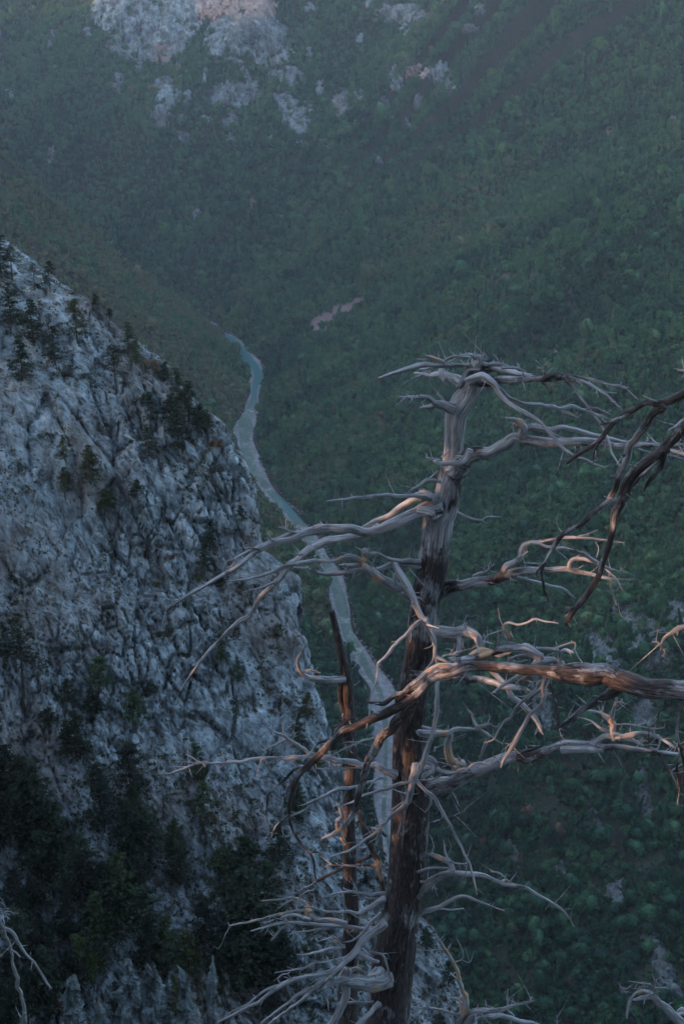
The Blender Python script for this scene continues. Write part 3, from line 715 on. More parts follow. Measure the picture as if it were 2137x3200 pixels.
PL = [(158, 905, 95, 1, 'small flat-topped pine standing against the sky edge by the rock knob', DK), (40, 880, 120, 'snag', 'thin bare-stemmed pine in front of the topmost rock knob', DK), (8, 870, 140, 0, 'dark pine cut by the left edge beside the rock knob', DK),
      (110, 905, 90, 'snag', 'sparse pine below the flat-topped one on the ridge', DK), (108, 1080, 150, 3, 'dark pine on the ledge below the ridge crest', DK), (40, 1010, 130, 0, 'bushy dark pine at the left below the ridge crest', DK), (70, 1190, 150, 0, 'tall dark pine in the shaded corner under the crest', DK),
      (175, 1140, 130, 3, 'pine rising from broken rock in the upper left face', DK), (245, 1075, 150, 1, 'olive pine leaning over the crest rocks', OL), (300, 975, 60, 2, 'small umbrella pine on the crest step', OL), (345, 1005, 45, 2, 'tiny flat pine on the crest edge', DK), (400, 1110, 110, 0, 'slim green pine at the crest notch', GN), (425, 1140, 90, 3, 'bright green bushy pine at the crest notch', (.05, .075, .025)),
      (365, 1230, 170, 'snag', 'tall thin pine in front of the white slabs below the notch', DK), (485, 1170, 50, 4, 'golden brown small pine on the crest', YE), (515, 1195, 70, 1, 'dark pine right behind the golden brown one', DK), (560, 1260, 120, 0, 'dark pine on the upper shoulder of the crest', DK), (590, 1310, 130, 3, 'pine with spreading boughs on the shoulder', DK), (620, 1360, 110, 1, 'flat-crowned pine on the descending crest', DK), (560, 1400, 170, 0, 'tall dark pine in the big clump on the crest', DK), (535, 1345, 120, 4, 'pine at the upper end of the big clump', DK), (650, 1370, 90, 2, 'lowest pine of the big clump overhanging the drop', DK),
      (470, 1335, 120, 1, 'pine on a small ledge left of the big clump', DK), (465, 1425, 110, 0, 'dark pine under the ledge left of the big clump', DK), (205, 1440, 90, 3, 'olive pine on the pale upper face', OL), (285, 1510, 130, 0, 'olive pine beside the smooth grey slab', OL), (205, 1560, 110, 4, 'pine left below the smooth grey slab', OL), (430, 1560, 70, 1, 'small pine under the smooth grey slab', DK), (330, 1625, 110, 2, 'round-headed pine in the middle of the face', GN), (676, 1540, 110, 'snag', 'thin dead-looking stem on the right shoulder of the face', DK), (755, 1640, 70, 1, 'small pine clinging near the right rim', DK),
      (655, 1720, 110, 3, 'pine in the recess above the long dead branch', DK), (640, 1790, 110, 0, 'dark pine in the recess behind the long dead branch', DK), (690, 1840, 60, 2, 'small pine below the recess', DK), (75, 2200, 280, 'snag', 'tall slender pine standing at the left of the lower face', DK), (20, 2060, 130, 0, 'dark pine at the left margin of the lower face', DK), (310, 2170, 140, 4, 'broad dark pine on a ledge in the lower left face', GN), (420, 2290, 150, 4, 'big rounded dark pine in the lower middle face', GN), (210, 2210, 100, 1, 'pine beside the broad dark pine', DK), (285, 2230, 100, 3, 'smaller pine right below the broad dark pine', DK), (160, 2290, 90, 2, 'small pine above the dark hollow at left', DK),
      (745, 2130, 90, 0, 'sparse pine on the right face behind the dead twigs', GN), (690, 2070, 110, 3, 'green pine hugging the right face', GN), (735, 2280, 120, 'snag', 'thin stem before the right face', DK), (620, 2440, 120, 0, 'slim pine low on the right face', GN), (960, 2250, 100, 3, 'olive pine by the pale rib at the right rim', OL), (935, 2330, 100, 0, 'dark pine under the pale rib', DK),
      (310, 2490, 110, 4, 'round dark pine above the scree band', DK), (100, 2560, 190, 0, 'large black-green pine at the lower left', DK), (50, 2620, 160, 3, 'black-green pine at the lower left margin', DK), (190, 2690, 180, 0, 'dense dark pine at the top of the shaded hollow', DK), (130, 2760, 170, 1, 'dark pine in the shaded hollow', DK), (250, 2800, 190, 3, 'tall dark pine deep in the shaded hollow', DK), (430, 2600, 150, 0, 'conical dark pine right of the scree band', GN), (470, 2700, 160, 4, 'broad dark pine in the lower middle', DK), (550, 2680, 120, 1, 'dark pine with open boughs in the lower middle', GN), (380, 2900, 230, 0, 'large conical pine above the rock spires', GN), (310, 2990, 200, 3, 'wide pine left above the rock spires', GN), (450, 2960, 200, 4, 'black pine behind the rock spires', DK), (250, 3060, 150, 1, 'yellow-green pine near the bottom left', (.045, .058, .018)), (290, 3080, 110, 4, 'bright yellow-green low pine in front of the spires', (.065, .085, .02)), (520, 3010, 150, 0, 'dark pine between the two rock spires', GN), (590, 3040, 140, 3, 'olive pine between the spires and the pointed needle', (.05, .055, .018)), (760, 2960, 260, 0, 'tall dark pine right of the pointed needle', DK), (820, 3050, 240, 3, 'large dark pine behind the lower dead branches', DK), (760, 3120, 200, 4, 'dark pine at the bottom right of the needle', DK), (700, 2820, 170, 1, 'dark pine on the lower right face', GN), (830, 2880, 190, 0, 'dark pine left of the thin dead trunk', DK), (60, 2990, 150, 4, 'dark pine behind the dead twig at the left edge', DK), (150, 3130, 170, 0, 'dark pine low in the bottom left corner', DK), (60, 3180, 150, 3, 'black-green pine in the bottom left corner', DK), (560, 3170, 120, 1, 'olive pine at the bottom edge below the spires', OL), (930, 2560, 120, 0, 'pine on the narrow right rim behind the dead trunks', DK), (870, 2700, 130, 3, 'pine low on the right rim', DK), (1330, 2990, 90, 2, 'small pine on the cliff right of the main dead trunk', DK), (1400, 3080, 80, 1, 'small dark pine on the last rim of the cliff', DK), (640, 2560, 120, 4, 'pine in the middle of the lower right face', GN), (990, 2420, 80, 2, 'small pine on the rim by the thin dead trunk', OL)]
for p in PL: add_pine(p[0], p[1], p[2]*(.86 if p[1] < 2300 else 1.0), p[3], p[4], p[5])
# the dark wood that fills the foot of the face
nw = 0; tries = 0
while nw < 52 and tries < 3000:
    tries += 1
    py = random.uniform(2250, 3230); px = random.uniform(-30, 960)
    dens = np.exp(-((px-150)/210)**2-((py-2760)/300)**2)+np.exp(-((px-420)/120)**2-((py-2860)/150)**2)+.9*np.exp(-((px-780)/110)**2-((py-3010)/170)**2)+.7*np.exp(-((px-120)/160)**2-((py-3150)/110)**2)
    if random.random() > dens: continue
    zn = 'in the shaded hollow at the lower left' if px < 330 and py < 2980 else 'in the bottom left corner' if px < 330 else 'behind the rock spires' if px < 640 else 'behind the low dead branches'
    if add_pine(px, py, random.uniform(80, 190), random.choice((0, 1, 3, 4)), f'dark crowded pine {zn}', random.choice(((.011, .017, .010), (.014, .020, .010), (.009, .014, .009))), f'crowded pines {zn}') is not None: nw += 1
# shrubs: traced ones plus a scatter on ledges
nsh = 0
def add_shrub(P, r, colr, label):
    o = bpy.data.objects.new('shrub', BUSH[nsh % 4]); o.location = P; o.scale = (r, r, r*random.uniform(.7, 1.1)); o.rotation_euler[2] = random.uniform(0, 6.28)
    o.color = (*colr, 1); col.objects.link(o); tag(o, label, 'shrub', 'shrubs on the cliff')
tries = 0
while nsh < 170 and tries < 9000:
    tries += 1
    py = 850+2350*random.random()**.75; px = random.uniform(-20, 1050)
    h = hit(px, py, bvh_c)
    if h[0] is None: continue
    f = fbm(np.array([[h[0].x/14, h[0].y/14, h[0].z/14]]), 3, 88)[0]
    if abs(h[1].z) < .34 or f < .06-.26*smooth(2300, 2900, np.array([py]))[0]: continue
    b = random.random()
    c_, lb = ((.095, .055, .028), 'rust brown shrub on a cliff ledge') if b < .10 else (((.050, .052, .022), 'olive shrub clinging to the cliff') if b < .4 else ((.022, .034, .018), 'dark green shrub clinging to the cliff'))
    zn = ('on the upper face' if py < 1500 else 'on the middle face' if py < 2200 else 'on the lower face')+(' near the left edge' if px < 330 else ' in its middle' if px < 640 else ' towards the right rim')
    add_shrub(h[0]-Vector((0, 0, .2)), random.uniform(.6, 1.7), c_, lb.replace('clinging to the cliff', 'clinging to the cliff '+zn).replace('on a cliff ledge', 'on a cliff ledge '+zn)); nsh += 1
for px, py, rp_, c_, lb in ((690, 1370, 18, (.26, .09, .03), 'orange-red shrub on the rim below the big pine clump'), (470, 1120, 16, (.20, .11, .025), 'golden shrub on the crest beside the notch'), (625, 1365, 14, (.10, .06, .03), 'brown shrub on the descending crest')):
    h = hit(px-14, py+20, bvh_c)
    if h[0] is not None: add_shrub(h[0], rp_*KPX*(h[0]-Vector(CAM)).length, c_, lb); nsh += 1

# tufts of grass and heath in joints and on ledges: nobody could count them
tc, tn = [], []
tries = 0
while len(tc) < 3800 and tries < 20000:
    tries += 1
    px = random.uniform(-30, 1500); py = random.uniform(720, 3230)
    h = hit(px, py, bvh_c)
    if h[0] is None: continue
    q_ = np.array([[h[0].x*.93+h[0].z*.36, h[0].y, -h[0].x*.36+h[0].z*.93]])
    f = fbm(q_/np.array([9., 9., 16.]), 3, 300)[0]+.5*abs(h[1].z)
    if f+.40*(py > 2350)+.06*(py < 1250) < .47: continue
    tc.append(h[0][:]); tn.append(h[1][:])
tc = np.array(tc); nt_ = len(tc); rg_ = np.random.default_rng(4)
m_ = 7; big_ = rg_.uniform(.25, .85, nt_)
cc = np.repeat(tc, m_, 0)+rg_.normal(size=(nt_*m_, 3))*np.repeat(big_, m_)[:, None]*np.array([.8, .5, .6])+np.array([.05, -.15, .12])
hv_, hf_ = leaf_quads(cc, np.tile([0, -.5, .8], (nt_*m_, 1)), .30, rg_, .8)
ht_ = mesh_obj('heath_tufts', hv_, hf_, M_HEATH, smooth_shade=False); tag(ht_, 'grass and low heath rooted in the cracks of the cliff', 'heath', kind='stuff')
# ------------------------------------------------------------------ rock spires at the foot of the face
def spire(px, py_top, py_bot, wpx, Y, label, seed, lean=0.0):
    """fractured limestone pinnacle: a ragged many-sided column cut by joints"""
    top, t = at(px, py_top, Y); k = KPX*t; H = (py_bot-py_top)*k*1.15; w = wpx*k*.5
    nz, na_ = 70, 44; rg = np.random.default_rng(seed)
    Zs, Ts = np.meshgrid(np.linspace(0, 1, nz), np.linspace(0, 2*math.pi, na_, endpoint=False), indexing='ij')
    prof = .06+.94*np.clip(Zs, 0, 1)**.75
    poly = 0*Ts
    for a in rg.uniform(0, 6.28, 5): poly = np.maximum(poly, np.cos(Ts-a))          # flat fracture faces
    prof = prof*np.clip(1.25-.42*poly, .7, 1.3)
    x_ = top[0]+lean*H*Zs+w*prof*np.cos(Ts); y_ = top[1]+w*prof*np.sin(Ts); z_ = top[2]-H*Zs
    P = np.stack([x_, y_, z_], -1).reshape(-1, 3)
    g = P/np.array([1.5, 1.5, 1.9])
    st_ = fbm(g*.9, 2, seed+3); st_ = np.floor(st_*5)/5
    dsp = w*(.50*st_+.42*(ridged(g, 4, seed)-.6)+.16*fbm(g*4, 2, seed+5))
    nn_ = np.stack([np.cos(Ts), np.sin(Ts), np.full_like(Ts, .2)], -1).reshape(-1, 3)
    P = P+nn_*dsp[:, None]; P[:, 2] += .9*w*fbm(np.column_stack([P[:, :2]/(w*.5), P[:, 2]*0]), 2, seed+8)*np.clip(1-Zs.ravel()*2.5, 0, 1)
    i = np.arange(nz*na_).reshape(nz, na_)
    F = np.stack([i[:-1], np.roll(i, -1, 1)[:-1], np.roll(i, -1, 1)[1:], i[1:]], -1).reshape(-1, 4)
    cap = np.array([[i[0, 0], i[0, j+1], i[0, j+2]] for j in range(0, na_-2)])
    o = mesh_obj('rock_spire', P, [F, cap], M_ROCKD, smooth_shade=False); tag(o, label, 'rock', 'rock spires at the foot of the cliff')
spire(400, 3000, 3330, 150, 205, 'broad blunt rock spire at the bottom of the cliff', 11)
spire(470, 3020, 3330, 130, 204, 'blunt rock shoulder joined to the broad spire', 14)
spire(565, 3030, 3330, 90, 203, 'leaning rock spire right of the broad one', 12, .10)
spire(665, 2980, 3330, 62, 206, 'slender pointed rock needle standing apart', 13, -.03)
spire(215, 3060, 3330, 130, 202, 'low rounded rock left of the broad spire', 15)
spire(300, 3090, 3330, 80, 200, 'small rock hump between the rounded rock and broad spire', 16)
# unseen pines added on the left to break the sun into patches
DAPPLE_PINES = [pine_meshes(700+k, flat=(.9, .5, .9)[k], bare=.22, dens=SHADE) for k in range(3)]
for (x_, y_, zb_, H_, kd_, rz_, lb) in ((-10.4, 7.4, 686.0, 15.5, 0, 0.3, 'unseen open-crowned pine added to dapple the sun, level with the main dead tree'), (-14.5, 6.0, 685.0, 17.0, 1, 1.1, 'unseen tall pine added to dapple the sun, behind the open-crowned one'), (-9.8, 4.0, 686.0, 15.5, 2, 2.0, 'unseen pine added to dapple the sun, beside the viewpoint')):
    e = empty('pine_tree', (x_, y_, zb_)); tag(e, lb, 'tree')
    for nm, me in zip(('trunk', 'crown'), DAPPLE_PINES[kd_]):
        o = bpy.data.objects.new(nm, me); o.parent = e; o.scale = (H_*1.3, H_*1.3, H_); o.rotation_euler[2] = rz_; col.objects.link(o)
        if nm == 'crown': o.color = (*GN, 1)
# ------------------------------------------------------------------ the near hillside the dead trees grow on (below the view)
nx_ = np.arange(-330, 431, 5.0); ny_ = np.arange(-420, 251, 5.0)
NX, NY = np.meshgrid(nx_, ny_, indexing='ij'); x = NX.ravel(); y = NY.ravel()
zb = np.where(y < 0, 698.2+.30*np.maximum(0, -y-4), np.where(y < 22, 698.2-.92*y, 698.2-20.2-1.9*(y-22)))
qd = x*.43-y*.90
zb = zb + np.where(y < 0, 1.0*np.maximum(0, qd-22)*smooth(0, -40, y), 0)  # rise behind the viewer, steepened to cut sky light on the cliff
zb = zb - 1.1*np.maximum(0, np.abs(x)-60-.3*np.maximum(-y, 0))*smooth(60, -60, qd)
xc = -62-.36*y; rib = np.where((y > 12) & (y < 262), 692-2.5*np.abs(x-xc)-.35*np.maximum(0, y-200)-1.5*np.maximum(0, 30-y), -999)
zb = np.maximum(zb, rib)                       # rock rib added out of view at left to shade the lower cliff
rug = fbm(np.stack([x/22, y/22, zb/22], 1), 4, 120)*3.0
zb = zb + rug*smooth(6, 30, np.hypot(x, y)) - np.where(y > 0, 1.2, 0)
hs = mesh_obj('hillside', np.stack([x, y, zb], 1), grid_faces(len(nx_), len(ny_)), M_ROCK); tag(hs, 'stony hillside below the viewpoint, with a rib and rise added for shade', kind='structure')

# ------------------------------------------------------------------ dead trees
TILE = {'S': (0, 0, 1.0), 'T1': (1000, 1080, 3.136), 'T2': (1450, 1080, 2.2824), 'T3': (900, 1750, 3.136), 'T4': (1300, 1900, 3.136), 'T5': (1700, 1900, 3.588), 'T6': (800, 2200, 3.136), 'T7': (650, 2650, 2.6133), 'T8': (0, 2750, 5.217),
        'U6': (1100, 1050, 1.512), 'U7': (450, 1450, 1.568), 'V1': (1200, 1550, 1.6734), 'V2': (450, 2000, 1.6505), 'V3': (1200, 2000, 1.6734), 'V4': (650, 2500, 1.96), 'V5': (1250, 2500, 1.7678)}
# spots of raw orange wood, with warm sun glints painted into the colour: photo x, y, radius
FRESH_GLINT = [(1352, 1120, 22), (1395, 1118, 8), (1185, 1181, 6), (1572, 1300, 16), (1615, 1320, 18), (1587, 1325, 10), (1700, 1135, 16), (1685, 1150, 8), (1132, 1745, 20), (1130, 1770, 16), (1060, 1750, 14), (1165, 1800, 24), (1005, 1755, 12), (1290, 1850, 8), (1150, 1560, 10), (1325, 1540, 8), (1120, 1790, 14),
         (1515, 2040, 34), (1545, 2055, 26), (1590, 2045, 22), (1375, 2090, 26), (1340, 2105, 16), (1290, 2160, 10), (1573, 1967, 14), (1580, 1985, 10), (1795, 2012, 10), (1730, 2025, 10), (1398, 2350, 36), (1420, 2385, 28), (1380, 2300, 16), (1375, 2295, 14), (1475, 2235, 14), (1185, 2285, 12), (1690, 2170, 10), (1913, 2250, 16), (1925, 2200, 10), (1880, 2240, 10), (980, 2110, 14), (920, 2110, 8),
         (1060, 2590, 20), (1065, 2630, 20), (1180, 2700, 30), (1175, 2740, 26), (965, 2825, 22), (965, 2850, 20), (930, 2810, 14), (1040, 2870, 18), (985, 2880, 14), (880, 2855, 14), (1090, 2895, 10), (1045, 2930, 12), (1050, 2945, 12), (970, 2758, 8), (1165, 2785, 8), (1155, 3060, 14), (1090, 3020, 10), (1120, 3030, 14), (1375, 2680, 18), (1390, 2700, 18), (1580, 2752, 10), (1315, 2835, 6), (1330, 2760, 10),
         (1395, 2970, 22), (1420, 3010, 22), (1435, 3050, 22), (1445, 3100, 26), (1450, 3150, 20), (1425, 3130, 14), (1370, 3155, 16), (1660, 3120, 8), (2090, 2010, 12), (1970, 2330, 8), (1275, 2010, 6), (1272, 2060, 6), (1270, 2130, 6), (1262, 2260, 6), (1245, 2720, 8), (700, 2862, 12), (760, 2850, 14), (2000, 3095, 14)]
FR = np.array(FRESH_GLINT, float)
def strand(pts, Y0, Y1, tile, seg=None, seed=0, bare=.7, tip=True, wob=1.0, fine=1.0, flare=0.0):
    """a gnarled limb through traced points; pts (x, y[, r]) in tile pixels, Y0..Y1 the distance from the viewer"""
    ox, oy, k = TILE[tile]
    r = [p[2] if len(p) > 2 else None for p in pts]
    P = np.array([(ox+p[0]/k, oy+p[1]/k) for p in pts]); rr_ = np.array(r, float)/k
    L = np.concatenate([[0], np.cumsum(np.linalg.norm(np.diff(P, axis=0), axis=1))]); f = L/max(L[-1], 1e-6)
    W = []; wr = []
    for (a, b), q, t in zip(P, rr_, f):
        p3, dep = at(a, b, Y0+(Y1-Y0)*t); W.append(p3); wr.append(q*KPX*dep)
    W = np.array(W); wr = np.array(wr)
    D = np.column_stack([W, wr, P])
    D = catmull(D, 8) if len(D) > 2 else np.linspace(D[0], D[-1], 6)
    W = D[:, :3]; wr = np.maximum(D[:, 3], .0012); PXY = D[:, 4:]
    s_ = np.concatenate([[0], np.cumsum(np.linalg.norm(np.diff(W, axis=0), axis=1))]); tot = s_[-1]
    stp = max(.007, float(np.median(wr))*.42)/fine; n = int(np.clip(tot/stp, 5, 420)); ss = np.linspace(0, tot, n)
    W = np.stack([np.interp(ss, s_, W[:, j]) for j in range(3)], 1); wr = np.interp(ss, s_, wr); PXY = np.stack([np.interp(ss, s_, PXY[:, j]) for j in range(2)], 1)
    if tile != 'S' or len(pts) > 30: wr = wr*.79
    if flare: wr = wr*(1+flare*np.exp(-ss/(2.2*wr[0]+.02)))
    rm = wr.mean()
    # small crooked deviations of the axis, and a wander in depth
    nz1 = np.stack([fbm(np.stack([ss/(9*rm+.05), 0*ss+seed*3.1+j*11, 0*ss], 1), 3, 140+j) for j in range(3)], 1)
    nz2 = np.stack([vnoise(np.stack([ss/(3.2*rm+.012), 0*ss+seed*5.3+j*7, 0*ss], 1), 145+j) for j in range(3)], 1)
    kl = max(7*rm, .05); kn_ = np.arange(0, tot+2*kl, kl); kr = np.random.default_rng(seed*13+5)
    kink = np.stack([np.interp(ss, kn_, kr.normal(0, 1, len(kn_))) for _ in range(3)], 1)            # angular kinks
    W = W + (nz1*.6+nz2*.25+kink*.33)*(wr[:, None]*wob)*np.array([1, 1.5, 1])
    wr = wr*(1+.13*np.interp(ss, kn_+kl*.4, np.sign(kr.normal(0, 1, len(kn_)))*kr.random(len(kn_)))*wob)
    if seg is None: seg = int(np.clip(8+wr.max()*150, 7, 30))
    T = np.gradient(W, axis=0); T /= np.linalg.norm(T, axis=1)[:, None]+1e-12
    ref = np.array([.12, 1.0, .1]); A_ = np.cross(T, ref); A_ /= np.linalg.norm(A_, axis=1)[:, None]+1e-9; B_ = np.cross(T, A_)
    th = np.linspace(0, 2*math.pi, seg, endpoint=False)
    SS, TH = np.meshgrid(ss, th, indexing='ij'); RR = np.repeat(wr, seg).reshape(SS.shape)
    tw = TH + SS*rng.uniform(-.8, .8)/(rm*14+.15)*.6
    # swellings, ridges of twisted grain, knots
    kn = fbm(np.stack([SS.ravel()/(5.5*rm+.02), np.cos(TH).ravel()*.9+seed, np.sin(TH).ravel()*.9], 1), 3, 150)
    gr = ridged(np.stack([np.cos(tw).ravel()*2.6+seed*1.7, np.sin(tw).ravel()*2.6, SS.ravel()/(16*rm+.1)], 1), 3, 160)
    rad = RR.ravel()*(1+.24*kn*wob+.34*(gr-.62)*wob)
    V = W[:, None]+(A_[:, None]*np.cos(TH)[..., None]+B_[:, None]*np.sin(TH)[..., None])*rad.reshape(SS.shape)[..., None]
    V = V.reshape(-1, 3)
    i = np.arange(n*seg).reshape(n, seg); ir = np.roll(i, -1, 1)
    F = np.stack([i[:-1], i[1:], ir[1:], ir[:-1]], -1).reshape(-1, 4)
    # jagged broken end
    e1 = W[-1]+T[-1]*wr[-1]*(1.6 if tip else .6); e0 = W[0]-T[0]*wr[0]*.5
    V = np.vstack([V, e0, e1]); cap = np.array([[i[-1, j], n*seg+1, ir[-1, j]] for j in range(seg)]+[[i[0, j], ir[0, j], n*seg] for j in range(seg)])
    if wr[-1] > .012:
        V[i[-1]] += T[-1]*(rng.uniform(-.9, 1.3, seg)*wr[-1])[:, None]
    grain = np.column_stack([np.cos(tw).ravel()*RR.ravel(), np.sin(tw).ravel()*RR.ravel(), SS.ravel()+seed*2.3])
    grain = np.vstack([grain, grain[0], grain[-1]])
    pxy = np.vstack([np.repeat(PXY, seg, 0), PXY[0], PXY[-1]])
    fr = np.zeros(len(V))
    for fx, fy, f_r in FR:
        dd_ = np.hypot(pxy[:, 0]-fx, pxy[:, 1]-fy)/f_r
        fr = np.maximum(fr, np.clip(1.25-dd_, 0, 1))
    br = np.full(len(V), bare)
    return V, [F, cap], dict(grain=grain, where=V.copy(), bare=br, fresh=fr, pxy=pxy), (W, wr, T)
scount = 0
def stubs(W, wr, T, n, rmax=.35, lmax=1.0):
    """small broken twig stubs growing along a limb: returns list of (points, radii)"""
    out = []
    for _ in range(n):
        i = random.randrange(len(W)//8, len(W)); d = np.array([random.gauss(0, 1) for _ in range(3)]); d[2] += .35
        d -= T[i]*(d@T[i]); d /= np.linalg.norm(d)+1e-9; d = d*.85+T[i]*random.uniform(.1, .8); d /= np.linalg.norm(d)
        L = (random.uniform(.03, .10) if random.random() < .82 else random.uniform(.12, .26))*lmax; r0 = min(wr[i]*.6, random.uniform(.0025, .006)+wr[i]*.08)
        b = np.array([random.gauss(0, 1) for _ in range(3)])*L*.45
        out.append((np.array([W[i], W[i]+d*(wr[i]*.8+L*.45)+b*.4, W[i]+d*(wr[i]*.8+L)+b]), (r0, r0*.7, r0*.25)))
    return out
def wood_part(name, parent, base, st, stub=0, lmax=1.0):
    V, F, at_, ax_ = st
    quads, tris = F
    Vs = [V]; Q = [quads]; Tt = [tris]; A_ = {k: [v] for k, v in at_.items() if k != 'pxy'}; n = len(V)
    for P, rad in stubs(*ax_, int(stub*2.2), lmax=lmax):
        Pc = catmull(np.column_stack([P, rad]), 3); v, f = tube(Pc[:, :3], np.maximum(Pc[:, 3], .001), 5)
        Vs.append(v); Q.append(f+n); n += len(v); m = len(v)
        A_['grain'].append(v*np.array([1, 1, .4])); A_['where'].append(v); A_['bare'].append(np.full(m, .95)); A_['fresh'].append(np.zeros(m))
    V = np.vstack(Vs)-base
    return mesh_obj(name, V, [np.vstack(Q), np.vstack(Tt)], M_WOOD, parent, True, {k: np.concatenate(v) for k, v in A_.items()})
def dead_tree(name, label, base, trunk, limbs, group=None, trunk_bare=None, cat='dead tree'):
    """trunk: strand args; limbs: list of (tile, Y0, Y1, bare, stubs, [strand, side strands...])"""
    global scount
    e = empty(name, base); tag(e, label, cat, group); base = np.array(base)
    if trunk:
        st = trunk
        wood_part('trunk', e, base, st, 10, 1.0)
    for tile, Y0, Y1, bare, ns, ls in limbs:
        part = None; main = None
        for j, pts in enumerate(ls):
            scount += 1
            if j == 0:
                st = strand(pts, Y0, Y1, tile, seed=scount, bare=bare, flare=.35); main = (pts, Y0, Y1)
                part = wood_part('branch', e, base, st, ns)
            else:
                # take the depth from the nearest place on the main limb so that side branches grow out of it
                mp = np.array([p[:2] for p in main[0]], float); L = np.concatenate([[0], np.cumsum(np.linalg.norm(np.diff(mp, axis=0), axis=1))])
                def depth_at(p):
                    tt = np.linspace(0, 1, 60)*L[-1]; X = np.interp(tt, L, mp[:, 0]); Yv = np.interp(tt, L, mp[:, 1])
                    k_ = np.argmin((X-p[0])**2+(Yv-p[1])**2); dmin = math.hypot(X[k_]-p[0], Yv[k_]-p[1]); return dmin, Y0+(Y1-Y0)*tt[k_]/max(L[-1], 1e-6)
                d0, ya = depth_at(pts[0]); d1, yb = depth_at(pts[-1])
                ln = math.hypot(pts[0][0]-pts[-1][0], pts[0][1]-pts[-1][1])/TILE[tile][2]
                dv = random.uniform(-1, 1)*ln*.0022
                y0_, y1_ = (ya, ya+dv) if d0 <= d1 else (yb+dv, yb)
                thick = max(p[2] for p in pts)/TILE[tile][2]
                st = strand(pts, y0_, y1_, tile, seed=scount, bare=min(1.0, bare+.12))
                wood_part('side_branch' if thick > 4 else 'twig', part, base, st, 0 if thick < 3 else max(1, ns//4), .7)
    return e

# ---- main dead pine
TR = [(1485, 1120, 20), (1480, 1165, 24), (1462, 1215, 32), (1428, 1262, 37), (1411, 1300, 36), (1413, 1367, 31), (1414, 1415, 30), (1414, 1473, 36), (1399, 1579, 42), (1383, 1610, 45), (1367, 1699, 46), (1346, 1789, 48), (1320, 1879, 48), (1304, 1968, 48), (1297, 2037, 49), (1285, 2118, 49), (1276, 2240, 50), (1268, 2359, 53), (1268, 2480, 58), (1263, 2653, 58), (1247, 2806, 58), (1235, 2959, 58), (1223, 3061, 61), (1216, 3189, 62), (1205, 3400, 70), (1195, 3600, 82)]
tv, tf, ta, tx = strand(TR, 13.0, 13.0, 'S', seg=56, seed=3, wob=.55, fine=2.2)
py_ = ta['pxy'][:, 1]; ta['bare'] = np.interp(py_, [1100, 1380, 1480, 1700, 1900, 2100, 3300], [1.15, 1.0, .50, .52, .34, .24, .14])
